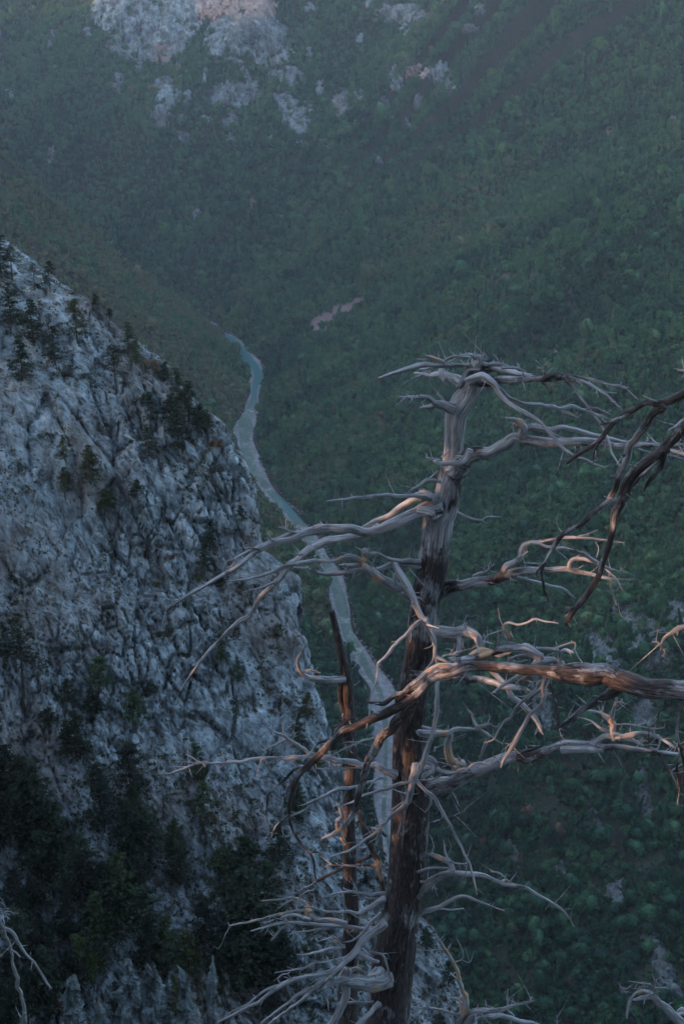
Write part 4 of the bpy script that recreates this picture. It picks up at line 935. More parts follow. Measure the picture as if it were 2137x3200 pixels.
MAIN = [
 ('T1', 12.95, 12.6, .75, 3, [[(1480, 190, 20), (1200, 190, 24), (960, 200, 28), (760, 260, 24), (575, 318, 13)], [(1460, 185, 18), (1300, 200, 22), (1180, 210, 20), (975, 235, 14)], [(1200, 190, 28), (1180, 165, 28), (1110, 125, 24), (1030, 100, 12)], [(1060, 130, 12), (1000, 130, 9), (940, 132, 5)], [(1180, 165, 12), (1260, 118, 10), (1350, 105, 10), (1460, 110, 12)], [(1100, 110, 8), (1090, 85, 5)]]),
 ('T1', 13.0, 13.3, .95, 3, [[(1400, 400, 58), (1280, 335, 52), (1180, 290, 42), (1080, 300, 26), (1010, 285, 18), (930, 270, 10)], [(1230, 330, 44), (1190, 280, 40), (1185, 235, 24)], [(1080, 300, 18), (1110, 270, 12), (1130, 245, 6)], [(1010, 285, 12), (950, 305, 6)]]),
 ('T1', 13.0, 12.7, 1.0, 4, [[(1260, 640, 60), (1190, 580, 54), (1130, 540, 40), (1040, 510, 32), (930, 505, 26), (860, 500, 18), (770, 497, 10)], [(1140, 560, 28), (1060, 590, 26), (980, 610, 12)], [(1210, 540, 20), (1180, 495, 18), (1150, 480, 10)], [(900, 500, 14), (800, 515, 8)]]),
 ('U6', 13.0, 12.9, .8, 10, [[(560, 190, 24), (590, 130, 24), (600, 104, 14), (570, 85, 5)], [(600, 130, 14), (650, 140, 12), (700, 140, 12), (770, 160, 8)], [(590, 150, 18), (540, 160, 16), (520, 210, 16), (505, 235, 12)], [(600, 110, 8), (540, 90, 6), (510, 88, 4)], [(610, 110, 8), (628, 86, 3)], [(590, 110, 8), (545, 100, 6), (500, 100, 5), (440, 128, 4)], [(620, 135, 10), (680, 128, 8), (740, 140, 5)], [(600, 120, 9), (640, 110, 5), (632, 92, 2)]]),
 ('U6', 12.95, 12.4, .55, 6, [[(560, 215, 28), (680, 212, 25), (780, 210, 21), (880, 205, 20), (960, 186, 19), (1010, 185, 14), (1080, 195, 9), (1150, 210, 9), (1240, 235, 8), (1290, 250, 7), (1348, 300, 2)], [(590, 150, 12), (680, 162, 15), (760, 175, 16), (830, 190, 15), (900, 205, 12), (935, 210, 6)], [(700, 150, 9), (760, 150, 8), (820, 170, 6)]]),
 ('T2', 12.7, 12.3, .6, 2, [[(640, 220, 28), (760, 240, 20), (850, 262, 14), (940, 310, 12), (1020, 360, 10), (1100, 435, 6)], [(830, 255, 10), (920, 290, 9), (1000, 325, 8), (1085, 342, 7)], [(700, 225, 20), (790, 310, 13), (860, 410, 11), (930, 500, 9), (985, 590, 9), (1030, 700, 10), (1070, 790, 9), (1105, 850, 8)], [(575, 230, 16), (572, 180, 15), (595, 115, 9)], [(568, 170, 9), (528, 158, 7)], [(540, 245, 16), (580, 285, 13), (615, 295, 6)], [(1070, 280, 8), (1110, 285, 6), (1165, 300, 4)], [(1050, 400, 5), (1075, 402, 4)]]),
 ('T2', 12.85, 12.1, 1.05, 7, [[(30, 250, 38), (80, 232, 34), (140, 235, 32), (210, 280, 28), (250, 350, 24), (320, 410, 22), (410, 460, 20), (500, 520, 18), (580, 590, 17), (640, 650, 16), (700, 720, 15), (780, 780, 11), (880, 825, 9), (1005, 868, 5)], [(220, 275, 22), (290, 350, 17), (380, 400, 19), (480, 420, 18), (600, 435, 19), (700, 445, 19), (780, 440, 15), (860, 460, 14), (940, 500, 12), (995, 523, 5)], [(700, 465, 14), (760, 490, 11), (812, 520, 5)], [(870, 455, 10), (940, 445, 8), (1045, 492, 3)], [(690, 725, 8), (720, 760, 8), (748, 808, 3)], [(620, 620, 7), (710, 655, 5), (810, 650, 2)], [(900, 470, 6), (960, 490, 5), (1035, 525, 2)], [(690, 430, 4), (750, 415, 3), (790, 395, 1.5)], [(380, 470, 3), (410, 495, 2)]]),
 ('T2', 13.0, 12.3, .62, 8, [[(-60, 900, 75), (0, 830, 66), (60, 790, 58), (150, 740, 50), (260, 690, 46), (370, 650, 44), (480, 665, 42), (600, 680, 38), (720, 690, 35), (850, 695, 32), (980, 690, 28), (1100, 705, 24), (1220, 715, 22), (1350, 720, 16), (1460, 745, 16), (1640, 800, 12)], [(400, 640, 34), (440, 600, 32), (500, 580, 28), (600, 590, 26), (700, 585, 24), (800, 600, 22), (900, 625, 24), (1000, 650, 22), (1140, 680, 15), (1300, 700, 14), (1450, 710, 12), (1640, 700, 10)], [(430, 630, 46), (415, 575, 36), (370, 530, 22), (300, 510, 10)], [(370, 550, 20), (345, 580, 13)], [(1180, 715, 9), (1290, 755, 9), (1360, 770, 9), (1470, 785, 9), (1640, 835, 7)], [(1200, 690, 9), (1330, 685, 7), (1450, 720, 5)], [(380, 520, 10), (440, 545, 6)], [(1420, 700, 4), (1395, 655, 2)]]),
 ('T1', 12.72, 12.68, .95, 2, [[(1480, 1060, 30), (1465, 1030, 38), (1440, 1090, 44), (1380, 1140, 35), (1280, 1150, 28), (1180, 1150, 30), (1120, 1130, 18)], [(1180, 1115, 14), (1100, 1105, 14), (1045, 1095, 14), (1045, 1060, 5)], [(1360, 1150, 20), (1345, 1205, 6)], [(1190, 1095, 12), (1225, 1070, 10), (1265, 1015, 6)], [(1050, 1090, 8), (1030, 1050, 3)]]),
 ('U7', 12.9, 12.0, .72, 9, [[(1450, 225, 40), (1370, 235, 40), (1290, 265, 36), (1200, 300, 30), (1100, 320, 28), (1000, 315, 28), (900, 315, 30), (840, 315, 28), (760, 350, 22), (660, 380, 20), (560, 430, 17), (470, 490, 15), (380, 540, 14), (280, 600, 12), (180, 665, 10), (90, 735, 5)], [(1370, 180, 20), (1340, 178, 20), (1270, 205, 18), (1210, 245, 18), (1120, 275, 17), (1060, 320, 18), (1010, 375, 14)], [(1150, 305, 26), (1080, 340, 24), (960, 370, 22), (860, 395, 22), (780, 440, 22), (710, 500, 20), (650, 570, 18), (580, 640, 16), (530, 720, 15), (460, 790, 14), (380, 860, 12), (300, 940, 10), (260, 1000, 8), (180, 1110, 5)], [(870, 318, 22), (740, 348, 17), (640, 380, 14), (560, 410, 11), (470, 450, 10), (400, 475, 5)], [(640, 380, 7), (600, 365, 4)], [(560, 415, 9), (490, 408, 4)], [(740, 335, 8), (660, 308, 4)], [(720, 330, 3), (680, 300, 2), (665, 260, 1)], [(1350, 240, 30), (1400, 235, 28), (1412, 262, 14), (1450, 250, 8)], [(180, 665, 6), (125, 678, 4)], [(300, 940, 6), (240, 990, 3)], [(640, 580, 9), (570, 605, 7), (490, 628, 5)], [(430, 505, 6), (450, 465, 3)], [(870, 815, 4), (845, 830, 2)]]),
 ('U7', 12.9, 12.3, .85, 5, [[(1440, 165, 24), (1400, 165, 22), (1340, 160, 14), (1250, 155, 11), (1170, 155, 11), (1080, 162, 10), (1000, 168, 10), (895, 183, 5)], [(1430, 170, 20), (1380, 142, 14), (1335, 152, 10)], [(1450, 85, 10), (1390, 75, 14), (1350, 110, 9), (1310, 130, 7)], [(1400, 75, 8), (1440, 35, 4)], [(1340, 120, 3), (1260, 105, 2), (1237, 80, 1.2)], [(1310, 125, 2), (1300, 70, 1)], [(1345, 115, 2), (1332, 65, 1)], [(930, 175, 2), (940, 130, 1)], [(1330, 130, 3), (1290, 138, 2), (1268, 138, 1)]]),
 ('U7', 12.95, 12.5, .82, 9, [[(1380, 500, 28), (1290, 505, 24), (1230, 500, 20), (1150, 505, 16), (1080, 510, 14), (1000, 525, 13), (930, 535, 13), (850, 535, 12), (800, 515, 9), (740, 505, 5)], [(1360, 475, 16), (1270, 475, 12), (1200, 470, 10), (1150, 440, 10), (1090, 440, 20), (1070, 470, 20), (1000, 455, 14), (920, 470, 12), (840, 470, 10), (760, 490, 11), (680, 500, 9), (620, 530, 7), (530, 560, 7), (440, 575, 6), (405, 575, 3)], [(1100, 440, 9), (1100, 405, 3)], [(1080, 430, 22), (1072, 495, 20)], [(850, 470, 8), (740, 495, 9), (640, 522, 7), (560, 550, 6), (410, 585, 3)], [(780, 445, 6), (700, 437, 3)], [(840, 530, 10), (820, 510, 4)], [(1060, 490, 9), (1000, 490, 7), (955, 492, 3)], [(1330, 470, 2), (1320, 400, 1)], [(1000, 445, 6), (970, 432, 3)], [(1190, 460, 7), (1230, 465, 5), (1300, 480, 5)], [(1160, 520, 16), (1160, 560, 8)]]),
 ('U7', 13.05, 12.6, .85, 3, [[(1370, 680, 34), (1270, 625, 34), (1200, 580, 32), (1130, 535, 30), (1080, 500, 20)], [(1220, 580, 20), (1230, 540, 14)]]),
 ('T3', 12.75, 12.45, 1.1, 4, [[(1050, 30, 26), (1065, 75, 32), (1100, 140, 42), (1160, 260, 48), (1210, 360, 45), (1260, 450, 42), (1310, 540, 40), (1360, 610, 36)], [(1340, 590, 28), (1270, 605, 26), (1200, 680, 22), (1120, 770, 22), (1030, 870, 22), (950, 960, 20), (890, 1015, 16), (885, 1100, 14), (860, 1200, 13), (820, 1330, 12), (790, 1530, 8)], [(890, 1015, 12), (845, 990, 6)], [(850, 1000, 5), (850, 1040, 2)], [(1190, 690, 9), (1205, 740, 8), (1198, 808, 3)], [(1225, 350, 14), (1265, 365, 12), (1310, 380, 5)], [(1300, 610, 14), (1360, 630, 14), (1420, 650, 10), (1480, 670, 5)]]),
 ('T4', 12.45, 12.35, 1.1, 5, [[(110, 130, 34), (130, 180, 32), (170, 290, 26), (182, 390, 24), (185, 470, 22), (225, 600, 26), (212, 770, 28), (205, 900, 30), (195, 1030, 30), (170, 1150, 30), (155, 1270, 30), (110, 1380, 32), (50, 1500, 32), (5, 1620, 30), (-20, 1700, 28)], [(180, 470, 20), (120, 580, 20), (95, 660, 16)], [(180, 465, 22), (240, 500, 20), (330, 545, 12)], [(240, 490, 14), (290, 465, 10), (410, 460, 7)], [(182, 1360, 14), (178, 1410, 6)], [(330, 450, 6), (350, 430, 6), (320, 400, 5), (280, 405, 3)], [(330, 440, 4), (370, 390, 2), (365, 330, 1)]]),
 ('T6', 12.35, 12.2, 1.05, 6, [[(1575, 620, 40), (1540, 760, 36), (1505, 890, 34), (1480, 965, 32), (1440, 1000, 28), (1330, 1100, 24), (1260, 1170, 20), (1150, 1270, 20), (1050, 1360, 22), (960, 1420, 18), (850, 1460, 13), (730, 1495, 6)], [(1260, 1165, 12), (1170, 1200, 6)], [(1200, 1240, 14), (1175, 1310, 9), (1100, 1365, 4)], [(1450, 960, 10), (1400, 985, 8), (1340, 1030, 9), (1280, 1050, 5)], [(1490, 980, 24), (1450, 1090, 18), (1420, 1180, 14), (1390, 1275, 5)], [(1560, 720, 18), (1450, 780, 18), (1330, 815, 22), (1200, 850, 18), (1080, 885, 16), (960, 940, 15), (850, 995, 8)], [(1270, 820, 10), (1245, 850, 8), (1230, 872, 4)], [(1270, 810, 8), (1230, 790, 4)]]),
 ('V3', 12.35, 12.1, 1.1, 2, [[(165, 730, 12), (215, 790, 13), (250, 820, 14), (290, 880, 12), (330, 940, 10), (378, 1020, 9), (410, 1090, 9), (445, 1170, 8), (470, 1260, 6), (485, 1330, 3)], [(240, 800, 9), (243, 860, 6), (215, 900, 3)], [(440, 1150, 7), (428, 1205, 5), (410, 1250, 2)]]),
 ('V1', 13.05, 12.4, .62, 9, [[(230, 530, 36), (330, 500, 40), (400, 480, 38), (500, 450, 34), (560, 440, 32), (640, 410, 30), (740, 390, 24), (850, 385, 22), (960, 385, 20), (1020, 400, 16), (1100, 415, 12), (1200, 435, 10), (1310, 440, 6), (1350, 475, 3)], [(600, 410, 26), (630, 370, 24), (670, 345, 20), (710, 310, 18), (720, 270, 18), (750, 245, 14), (840, 235, 10), (940, 220, 10), (1040, 220, 9), (1150, 230, 7), (1255, 245, 3)], [(760, 250, 8), (860, 262, 10), (960, 275, 10), (1060, 315, 12), (1110, 345, 13), (1180, 385, 9), (1275, 400, 3)], [(970, 385, 18), (978, 345, 15), (1000, 328, 13), (1050, 325, 13), (1110, 345, 12)], [(470, 425, 14), (520, 400, 12), (570, 360, 6)], [(520, 400, 6), (525, 365, 3)], [(650, 410, 14), (760, 440, 11), (860, 465, 11), (930, 480, 11), (1000, 535, 4)], [(1110, 320, 4), (1120, 280, 3), (1105, 240, 1.5)], [(1000, 215, 5), (1060, 200, 4), (1115, 180, 4)], [(940, 210, 4), (905, 150, 2), (905, 90, 1)], [(945, 190, 2), (940, 120, 1)], [(1180, 440, 7), (1190, 510, 6), (1215, 570, 3)], [(1180, 380, 3), (1170, 325, 1)], [(1230, 390, 3), (1260, 370, 2), (1268, 335, 1)], [(1150, 380, 8), (1210, 430, 7), (1245, 495, 4)], [(690, 330, 6), (750, 290, 2)], [(1220, 560, 2), (1240, 630, 1.4), (1290, 640, 1)]]),
 ('U6', 13.05, 13.4, .8, 2, [[(470, 830, 12), (505, 840, 10), (560, 860, 8), (610, 870, 6), (640, 855, 6), (700, 855, 3)], [(610, 870, 5), (630, 885, 3)], [(640, 855, 3), (640, 835, 2)]]),
 ('T4', 13.0, 12.6, .75, 5, [[(60, 190, 60), (180, 225, 72), (260, 235, 75), (350, 240, 75), (450, 232, 70), (540, 255, 60), (620, 310, 46), (640, 400, 30)], [(470, 200, 22), (485, 148, 14)], [(430, 280, 40), (430, 360, 35), (400, 430, 28), (350, 490, 18)], [(650, 320, 20), (740, 350, 8)], [(640, 290, 14), (690, 275, 10), (700, 310, 8), (670, 330, 6)]]),
 ('T4', 12.8, 12.2, .55, 5, [[(-40, 640, 50), (150, 680, 48), (330, 690, 46), (450, 690, 48), (600, 710, 45), (750, 735, 42), (830, 770, 40), (950, 790, 36), (1080, 810, 28), (1150, 830, 12)], [(700, 600, 28), (790, 680, 34), (860, 740, 38), (930, 840, 34), (1010, 930, 32), (1090, 1010, 32), (1150, 1090, 30), (1200, 1170, 26), (1240, 1240, 10)], [(1195, 1165, 24), (1160, 1240, 8)], [(980, 760, 18), (1040, 690, 22), (1130, 650, 18), (1180, 640, 8)], [(1000, 740, 12), (990, 690, 8)], [(360, 690, 10), (362, 740, 6)], [(900, 620, 8), (930, 650, 5)], [(1060, 700, 10), (1120, 720, 6)]]),
 ('T4', 12.3, 12.1, .85, 3, [[(915, 420, 26), (905, 340, 24), (895, 260, 24), (860, 205, 18), (900, 160, 16), (1000, 160, 14), (1080, 135, 13), (1160, 108, 12), (1280, 130, 9), (1390, 150, 5)], [(855, 185, 8), (820, 100, 6), (800, 0, 4)], [(860, 220, 10), (780, 240, 9), (710, 265, 8), (670, 300, 6), (660, 360, 5)], [(920, 230, 8), (948, 290, 6)], [(785, 400, 14), (800, 280, 12), (800, 230, 8)], [(800, 290, 12), (850, 255, 12), (885, 260, 12)]]),
 ('T4', 12.2, 12.1, .9, 0, [[(520, 480, 14), (570, 440, 26), (640, 418, 32), (720, 450, 30), (800, 480, 22), (880, 455, 18), (970, 422, 6)]]),
 ('V3', 13.0, 12.2, .58, 9, [[(120, 830, 56), (200, 790, 58), (280, 760, 56), (360, 730, 48), (450, 700, 42), (560, 660, 40), (660, 620, 38), (760, 600, 36), (860, 575, 32), (950, 545, 26), (1060, 540, 22), (1150, 550, 18), (1250, 560, 17), (1350, 575, 16), (1440, 585, 14), (1600, 605, 10)], [(930, 570, 30), (1000, 575, 26), (1080, 580, 22), (1130, 580, 16)], [(700, 600, 14), (790, 560, 14), (755, 558, 6)]]),
 ('T5', 12.5, 12.0, .8, 8, [[(560, 1500, 50), (620, 1480, 50), (700, 1440, 40), (790, 1460, 25), (950, 1430, 36), (1050, 1410, 38), (1150, 1420, 30), (1300, 1470, 24), (1400, 1530, 24), (1560, 1610, 20)], [(770, 1500, 30), (765, 1380, 35), (770, 1300, 40), (735, 1250, 35), (750, 1190, 30), (780, 1110, 20), (810, 1050, 20), (808, 995, 12)], [(820, 1055, 12), (860, 1050, 12), (870, 1025, 8)], [(755, 1200, 12), (800, 1140, 8)], [(735, 1245, 30), (640, 1190, 20), (560, 1165, 16), (490, 1155, 10)], [(735, 1300, 14), (670, 1240, 14), (640, 1190, 10), (605, 1100, 4)], [(760, 1400, 20), (650, 1350, 18), (560, 1290, 14), (470, 1250, 10), (370, 1230, 6)], [(740, 1400, 14), (620, 1370, 8)], [(780, 1390, 24), (880, 1420, 24), (1000, 1490, 22), (1100, 1540, 18)], [(790, 1300, 10), (940, 1300, 10), (1060, 1320, 9), (1170, 1345, 8), (1330, 1340, 5), (1345, 1290, 3)], [(1050, 1310, 6), (1110, 1290, 5), (1135, 1255, 3)], [(840, 1370, 7), (870, 1320, 8)], [(1190, 1560, 10), (1250, 1580, 14), (1285, 1530, 12), (1290, 1440, 10), (1230, 1420, 8)], [(740, 1310, 14), (720, 1330, 12), (760, 1360, 10)], [(640, 1200, 6), (650, 1140, 4)], [(420, 1110, 10), (360, 1070, 8), (300, 1040, 4)], [(300, 1195, 4), (292, 1140, 2)], [(575, 1480, 12), (520, 1495, 10)], [(780, 1470, 12), (900, 1480, 14), (1040, 1500, 14)]]),
 ('T5', 12.3, 12.0, .45, 3, [[(1210, 1590, 22), (1300, 1680, 20), (1370, 1770, 18), (1430, 1870, 14), (1470, 1990, 10), (1510, 2120, 8), (1530, 2330, 3)], [(1340, 1720, 8), (1370, 1740, 4)]]),
 ('T4', 12.85, 12.6, .9, 5, [[(450, 1580, 64), (420, 1550, 58), (350, 1490, 54), (300, 1400, 50), (290, 1320, 46), (310, 1255, 40), (240, 1240, 32), (130, 1240, 40), (40, 1230, 40)], [(300, 1240, 30), (380, 1200, 28), (470, 1190, 26), (560, 1180, 20), (610, 1170, 26)], [(60, 1160, 18), (200, 1190, 18), (310, 1235, 20)], [(590, 1160, 20), (550, 1070, 14), (545, 1030, 10), (500, 985, 6)], [(580, 1150, 20), (660, 1150, 22), (745, 1140, 8)], [(580, 1165, 14), (690, 1230, 11), (770, 1290, 9), (850, 1335, 4)], [(620, 1180, 20), (700, 1230, 22), (700, 1290, 20), (650, 1400, 18), (620, 1510, 14)], [(700, 1130, 6), (720, 1080, 5), (710, 1035, 2)], [(735, 1150, 6), (790, 1160, 6), (818, 1125, 5)], [(640, 1120, 4), (640, 1050, 2)], [(755, 1260, 5), (750, 1170, 2)], [(840, 1330, 4), (875, 1260, 2)], [(300, 1480, 8), (235, 1475, 5)], [(440, 1490, 14), (400, 1440, 10)]]),
 ('T4', 12.75, 12.5, .8, 3, [[(100, 1560, 30), (180, 1580, 30), (280, 1600, 26), (380, 1610, 22), (440, 1580, 20), (510, 1575, 18), (560, 1535, 18), (640, 1530, 14), (740, 1550, 8)], [(730, 1550, 14), (800, 1490, 12), (820, 1560, 6)], [(800, 1490, 6), (750, 1440, 5), (755, 1390, 2)], [(825, 1480, 3), (850, 1350, 2)], [(900, 1570, 6), (920, 1530, 5), (905, 1500, 3)]]),
 ('T4', 12.8, 12.7, .85, 1, [[(60, 1440, 30), (110, 1470, 46), (150, 1520, 48), (150, 1600, 40), (80, 1640, 30)], [(200, 1560, 20), (240, 1640, 14), (150, 1680, 10), (40, 1680, 7)]]),
 ('V2', 12.9, 12.0, .85, 8, [[(1300, 695, 24), (1180, 650, 20), (1100, 635, 19), (1000, 620, 17), (900, 600, 16), (800, 598, 15), (720, 605, 12), (600, 615, 11), (480, 630, 10), (390, 640, 9), (280, 640, 8), (200, 665, 7), (130, 690, 6), (75, 690, 3)], [(890, 602, 13), (820, 560, 12), (740, 505, 10), (690, 480, 8), (630, 445, 5)], [(740, 510, 6), (680, 540, 5), (608, 568, 3)], [(765, 512, 5), (780, 480, 3)], [(720, 490, 3), (715, 420, 1.5)], [(290, 635, 6), (240, 600, 4), (215, 590, 2)], [(130, 690, 3), (80, 670, 2), (75, 640, 1)], [(500, 628, 4), (430, 605, 3)], [(335, 625, 5), (325, 615, 2)]]),
 ('T6', 12.6, 12.4, .85, 4, [[(1320, 300, 20), (1240, 315, 18), (1130, 340, 15), (1030, 365, 14), (850, 450, 10), (630, 570, 6)], [(1000, 370, 8), (930, 372, 6), (860, 378, 3)], [(1210, 310, 8), (1215, 270, 6), (1200, 250, 3)], [(1180, 320, 7), (1140, 297, 4)]]),
 ('T6', 12.9, 12.5, .9, 2, [[(1030, 628, 8), (960, 628, 8), (800, 635, 9), (650, 630, 9), (555, 632, 5)]]),
 ('T6', 13.3, 12.8, .9, 5, [[(1240, 715, 10), (1150, 750, 16), (1060, 780, 18), (950, 800, 20), (850, 820, 26), (740, 870, 22), (600, 945, 18), (440, 995, 5)], [(560, 975, 11), (420, 1070, 11), (290, 1130, 10), (200, 1200, 9), (130, 1350, 3)], [(1190, 735, 10), (1215, 705, 6)]]),
 ('V4', 13.0, 12.6, .85, 4, [[(1080, 610, 24), (1000, 650, 20), (920, 690, 16), (835, 690, 12), (750, 690, 10), (690, 680, 10), (640, 660, 9), (590, 655, 7)], [(1050, 600, 8), (930, 605, 6)], [(1030, 640, 8), (960, 650, 5)]]),
 ('V4', 12.9, 12.5, .9, 3, [[(1080, 565, 13), (960, 575, 11), (880, 560, 10), (820, 565, 8), (740, 585, 6), (670, 615, 3)], [(900, 565, 5), (830, 540, 6)]]),
 ('V4', 12.7, 12.2, .88, 10, [[(1060, 800, 26), (950, 785, 16), (900, 775, 14), (780, 770, 14), (640, 760, 12), (560, 750, 12), (450, 748, 11), (350, 770, 8), (265, 803, 4)], [(840, 750, 20), (770, 740, 24), (720, 735, 20), (680, 740, 22), (640, 720, 24), (610, 690, 22), (610, 650, 16), (560, 610, 16), (520, 600, 12), (460, 605, 8), (330, 618, 4)], [(520, 600, 5), (500, 550, 3)], [(560, 605, 5), (600, 560, 5), (650, 545, 4), (665, 510, 3), (640, 460, 2)], [(520, 610, 8), (470, 640, 6), (430, 668, 3)], [(640, 690, 14), (600, 675, 12), (500, 685, 11), (400, 710, 9), (300, 735, 8), (200, 755, 7), (130, 770, 4)], [(620, 720, 14), (520, 705, 12), (450, 720, 8)], [(490, 765, 9), (440, 800, 10), (390, 855, 9)], [(800, 775, 10), (640, 795, 9), (510, 815, 4)], [(140, 768, 4), (110, 820, 3), (70, 905, 2), (35, 897, 1)], [(340, 755, 6), (400, 735, 6)], [(380, 768, 4), (350, 820, 2)], [(130, 770, 4), (122, 750, 2)], [(610, 640, 3), (612, 570, 1.5)], [(640, 640, 3), (650, 580, 1.5)], [(330, 745, 6), (350, 765, 5)]]),
 ('V4', 12.6, 12.0, .85, 8, [[(1070, 740, 30), (1040, 770, 30), (980, 820, 28), (945, 870, 28), (900, 940, 26), (830, 1000, 24), (770, 1035, 20), (690, 1060, 18), (600, 1085, 18), (500, 1115, 18), (440, 1135, 20), (380, 1180, 16), (300, 1240, 14), (200, 1290, 13), (60, 1365, 8)], [(430, 1135, 12), (350, 1165, 10), (250, 1240, 8), (150, 1290, 6), (55, 1355, 4)], [(830, 1010, 16), (750, 1085, 15), (640, 1150, 14), (560, 1180, 14), (480, 1250, 12), (400, 1310, 10), (330, 1372, 8)], [(760, 1085, 13), (640, 1175, 13), (530, 1255, 12), (450, 1315, 11), (370, 1380, 10)], [(450, 1130, 6), (430, 1090, 6), (500, 1055, 4)], [(955, 890, 14), (1000, 935, 10), (1060, 945, 10), (1090, 1000, 9), (1130, 1130, 5)], [(1060, 945, 6), (1095, 940, 3)], [(930, 930, 20), (1000, 970, 18), (1035, 982, 14)], [(1060, 685, 12), (1000, 740, 12), (950, 810, 10), (890, 860, 7), (835, 875, 4)], [(795, 1020, 12), (785, 975, 6)]]),
 ('V4', 12.85, 12.3, .9, 6, [[(1060, 1110, 64), (1000, 1115, 56), (940, 1115, 46), (870, 1105, 44), (810, 1110, 22), (740, 1150, 10)], [(862, 1060, 40), (840, 1115, 40), (850, 1180, 28), (820, 1260, 26), (780, 1330, 26), (740, 1400, 24)], [(870, 1045, 20), (920, 1032, 16), (985, 1090, 12)]]),
 ('V4', 12.9, 12.5, .9, 1, [[(1030, 1240, 13), (920, 1240, 12), (820, 1246, 8), (760, 1248, 5)]]),
 ('V4', 12.8, 12.4, .9, 1, [[(1040, 1240, 20), (1000, 1290, 18), (930, 1372, 20), (890, 1440, 14)]]),
 ('V4', 13.3, 13.5, .25, 3, [[(1075, 560, 16), (1045, 430, 24), (1020, 330, 24), (960, 220, 22), (930, 80, 18)], [(1010, 330, 14), (930, 380, 16)], [(1090, 220, 10), (1040, 180, 14), (960, 170, 16)], [(1085, 328, 8), (1040, 300, 6), (920, 295, 5)], [(1030, 400, 9), (930, 405, 9), (840, 405, 11), (780, 440, 12), (700, 485, 12), (620, 530, 9), (530, 580, 5)], [(840, 410, 10), (760, 400, 9), (710, 410, 5)]]),
 ('V5', 13.0, 12.3, .75, 8, [[(60, 545, 34), (150, 485, 32), (200, 435, 28), (270, 402, 24), (350, 400, 18), (440, 415, 16), (540, 445, 15), (660, 475, 14), (740, 510, 12), (830, 560, 10), (900, 610, 9), (955, 695, 4)], [(285, 395, 18), (270, 340, 20), (215, 320, 20), (160, 300, 10), (105, 295, 8)], [(270, 335, 10), (245, 280, 6), (240, 225, 3)], [(265, 310, 5), (280, 260, 3), (262, 210, 1)], [(275, 340, 8), (320, 355, 6), (365, 350, 4)], [(95, 395, 8), (180, 375, 9), (260, 378, 8)], [(200, 440, 12), (130, 455, 10), (100, 440, 6)], [(150, 455, 8), (200, 490, 6)], [(600, 450, 6), (550, 405, 5), (500, 395, 5)], [(940, 665, 5), (945, 610, 2), (970, 570, 1)], [(170, 300, 4), (185, 250, 3), (165, 195, 2)], [(555, 445, 10), (590, 450, 6)], [(130, 330, 3), (110, 345, 2)]]),
 ('V5', 13.0, 12.6, .85, 4, [[(50, 645, 19), (160, 610, 16), (240, 580, 14), (330, 540, 13), (440, 560, 9), (500, 585, 6), (575, 610, 3)], [(205, 600, 7), (280, 605, 5), (350, 598, 4)]]),
 ('V5', 13.1, 13.4, .3, 4, [[(90, 170, 11), (135, 150, 10), (210, 115, 9), (290, 95, 8), (355, 68, 4)]]),
]
b0, _ = at(1195, 3600, 13.0)
dead_tree('dead_pine_tree', 'tall dead pine with twisted bare trunk and broken grey branches', tuple(b0), (tv, tf, ta, tx), MAIN)

# ---- thin broken dead trunk beside it
TB = [(1040, 1906, 9), (1044, 1925, 10), (1053, 1967, 12), (1066, 2021, 14), (1077, 2078, 14), (1085, 2133, 17), (1086, 2200, 18), (1091, 2391, 20), (1096, 2519, 20), (1100, 2678, 21), (1100, 2806, 22), (1092, 2959, 26), (1086, 3189, 28), (1080, 3400, 30), (1076, 3600, 34)]
sv = strand(TB, 14.2, 14.2, 'S', seg=26, seed=9, wob=.6, bare=.12, fine=1.6)
THIN = [('T3', 14.2, 13.9, .85, 3, [[(560, 1180, 40), (420, 1160, 45), (300, 1150, 38), (200, 1140, 30), (130, 1100, 26), (95, 1020, 22), (100, 960, 18), (140, 910, 16), (165, 850, 12)], [(130, 1110, 20), (240, 1090, 18), (315, 1105, 8)], [(120, 1095, 10), (90, 1070, 6)]]),
        ('T3', 14.2, 14.2, .15, 2, [[(500, 1190, 24), (520, 1400, 30), (550, 1600, 34), (590, 1760, 34)]]),
        ('T6', 14.15, 13.9, .8, 3, [[(890, 1400, 18), (830, 1280, 24), (800, 1200, 30), (800, 1140, 30), (850, 1090, 26), (820, 1010, 20), (770, 1000, 8)], [(800, 1240, 16), (710, 1280, 18), (635, 1320, 7)], [(830, 1020, 10), (790, 970, 6)]]),
        ('V4', 14.15, 13.9, .9, 3, [[(830, 905, 14), (805, 900, 12), (720, 920, 10), (640, 945, 9), (540, 945, 4)], [(815, 900, 12), (800, 860, 10), (760, 830, 6)], [(800, 865, 8), (720, 875, 5)], [(760, 840, 8), (670, 865, 4)]]),
        ('V4', 14.1, 13.8, .9, 2, [[(850, 960, 6), (740, 985, 6), (650, 1000, 7), (560, 1035, 7), (410, 1058, 3)]]),
        ('T6', 14.2, 13.8, .8, 1, [[(840, 600, 10), (790, 600, 9), (750, 600, 5)]])]
b1, _ = at(1076, 3600, 14.2)
dead_tree('dead_pine_tree', 'thin dark dead trunk with snapped-off top beside the tall dead pine', tuple(b1), sv, THIN)

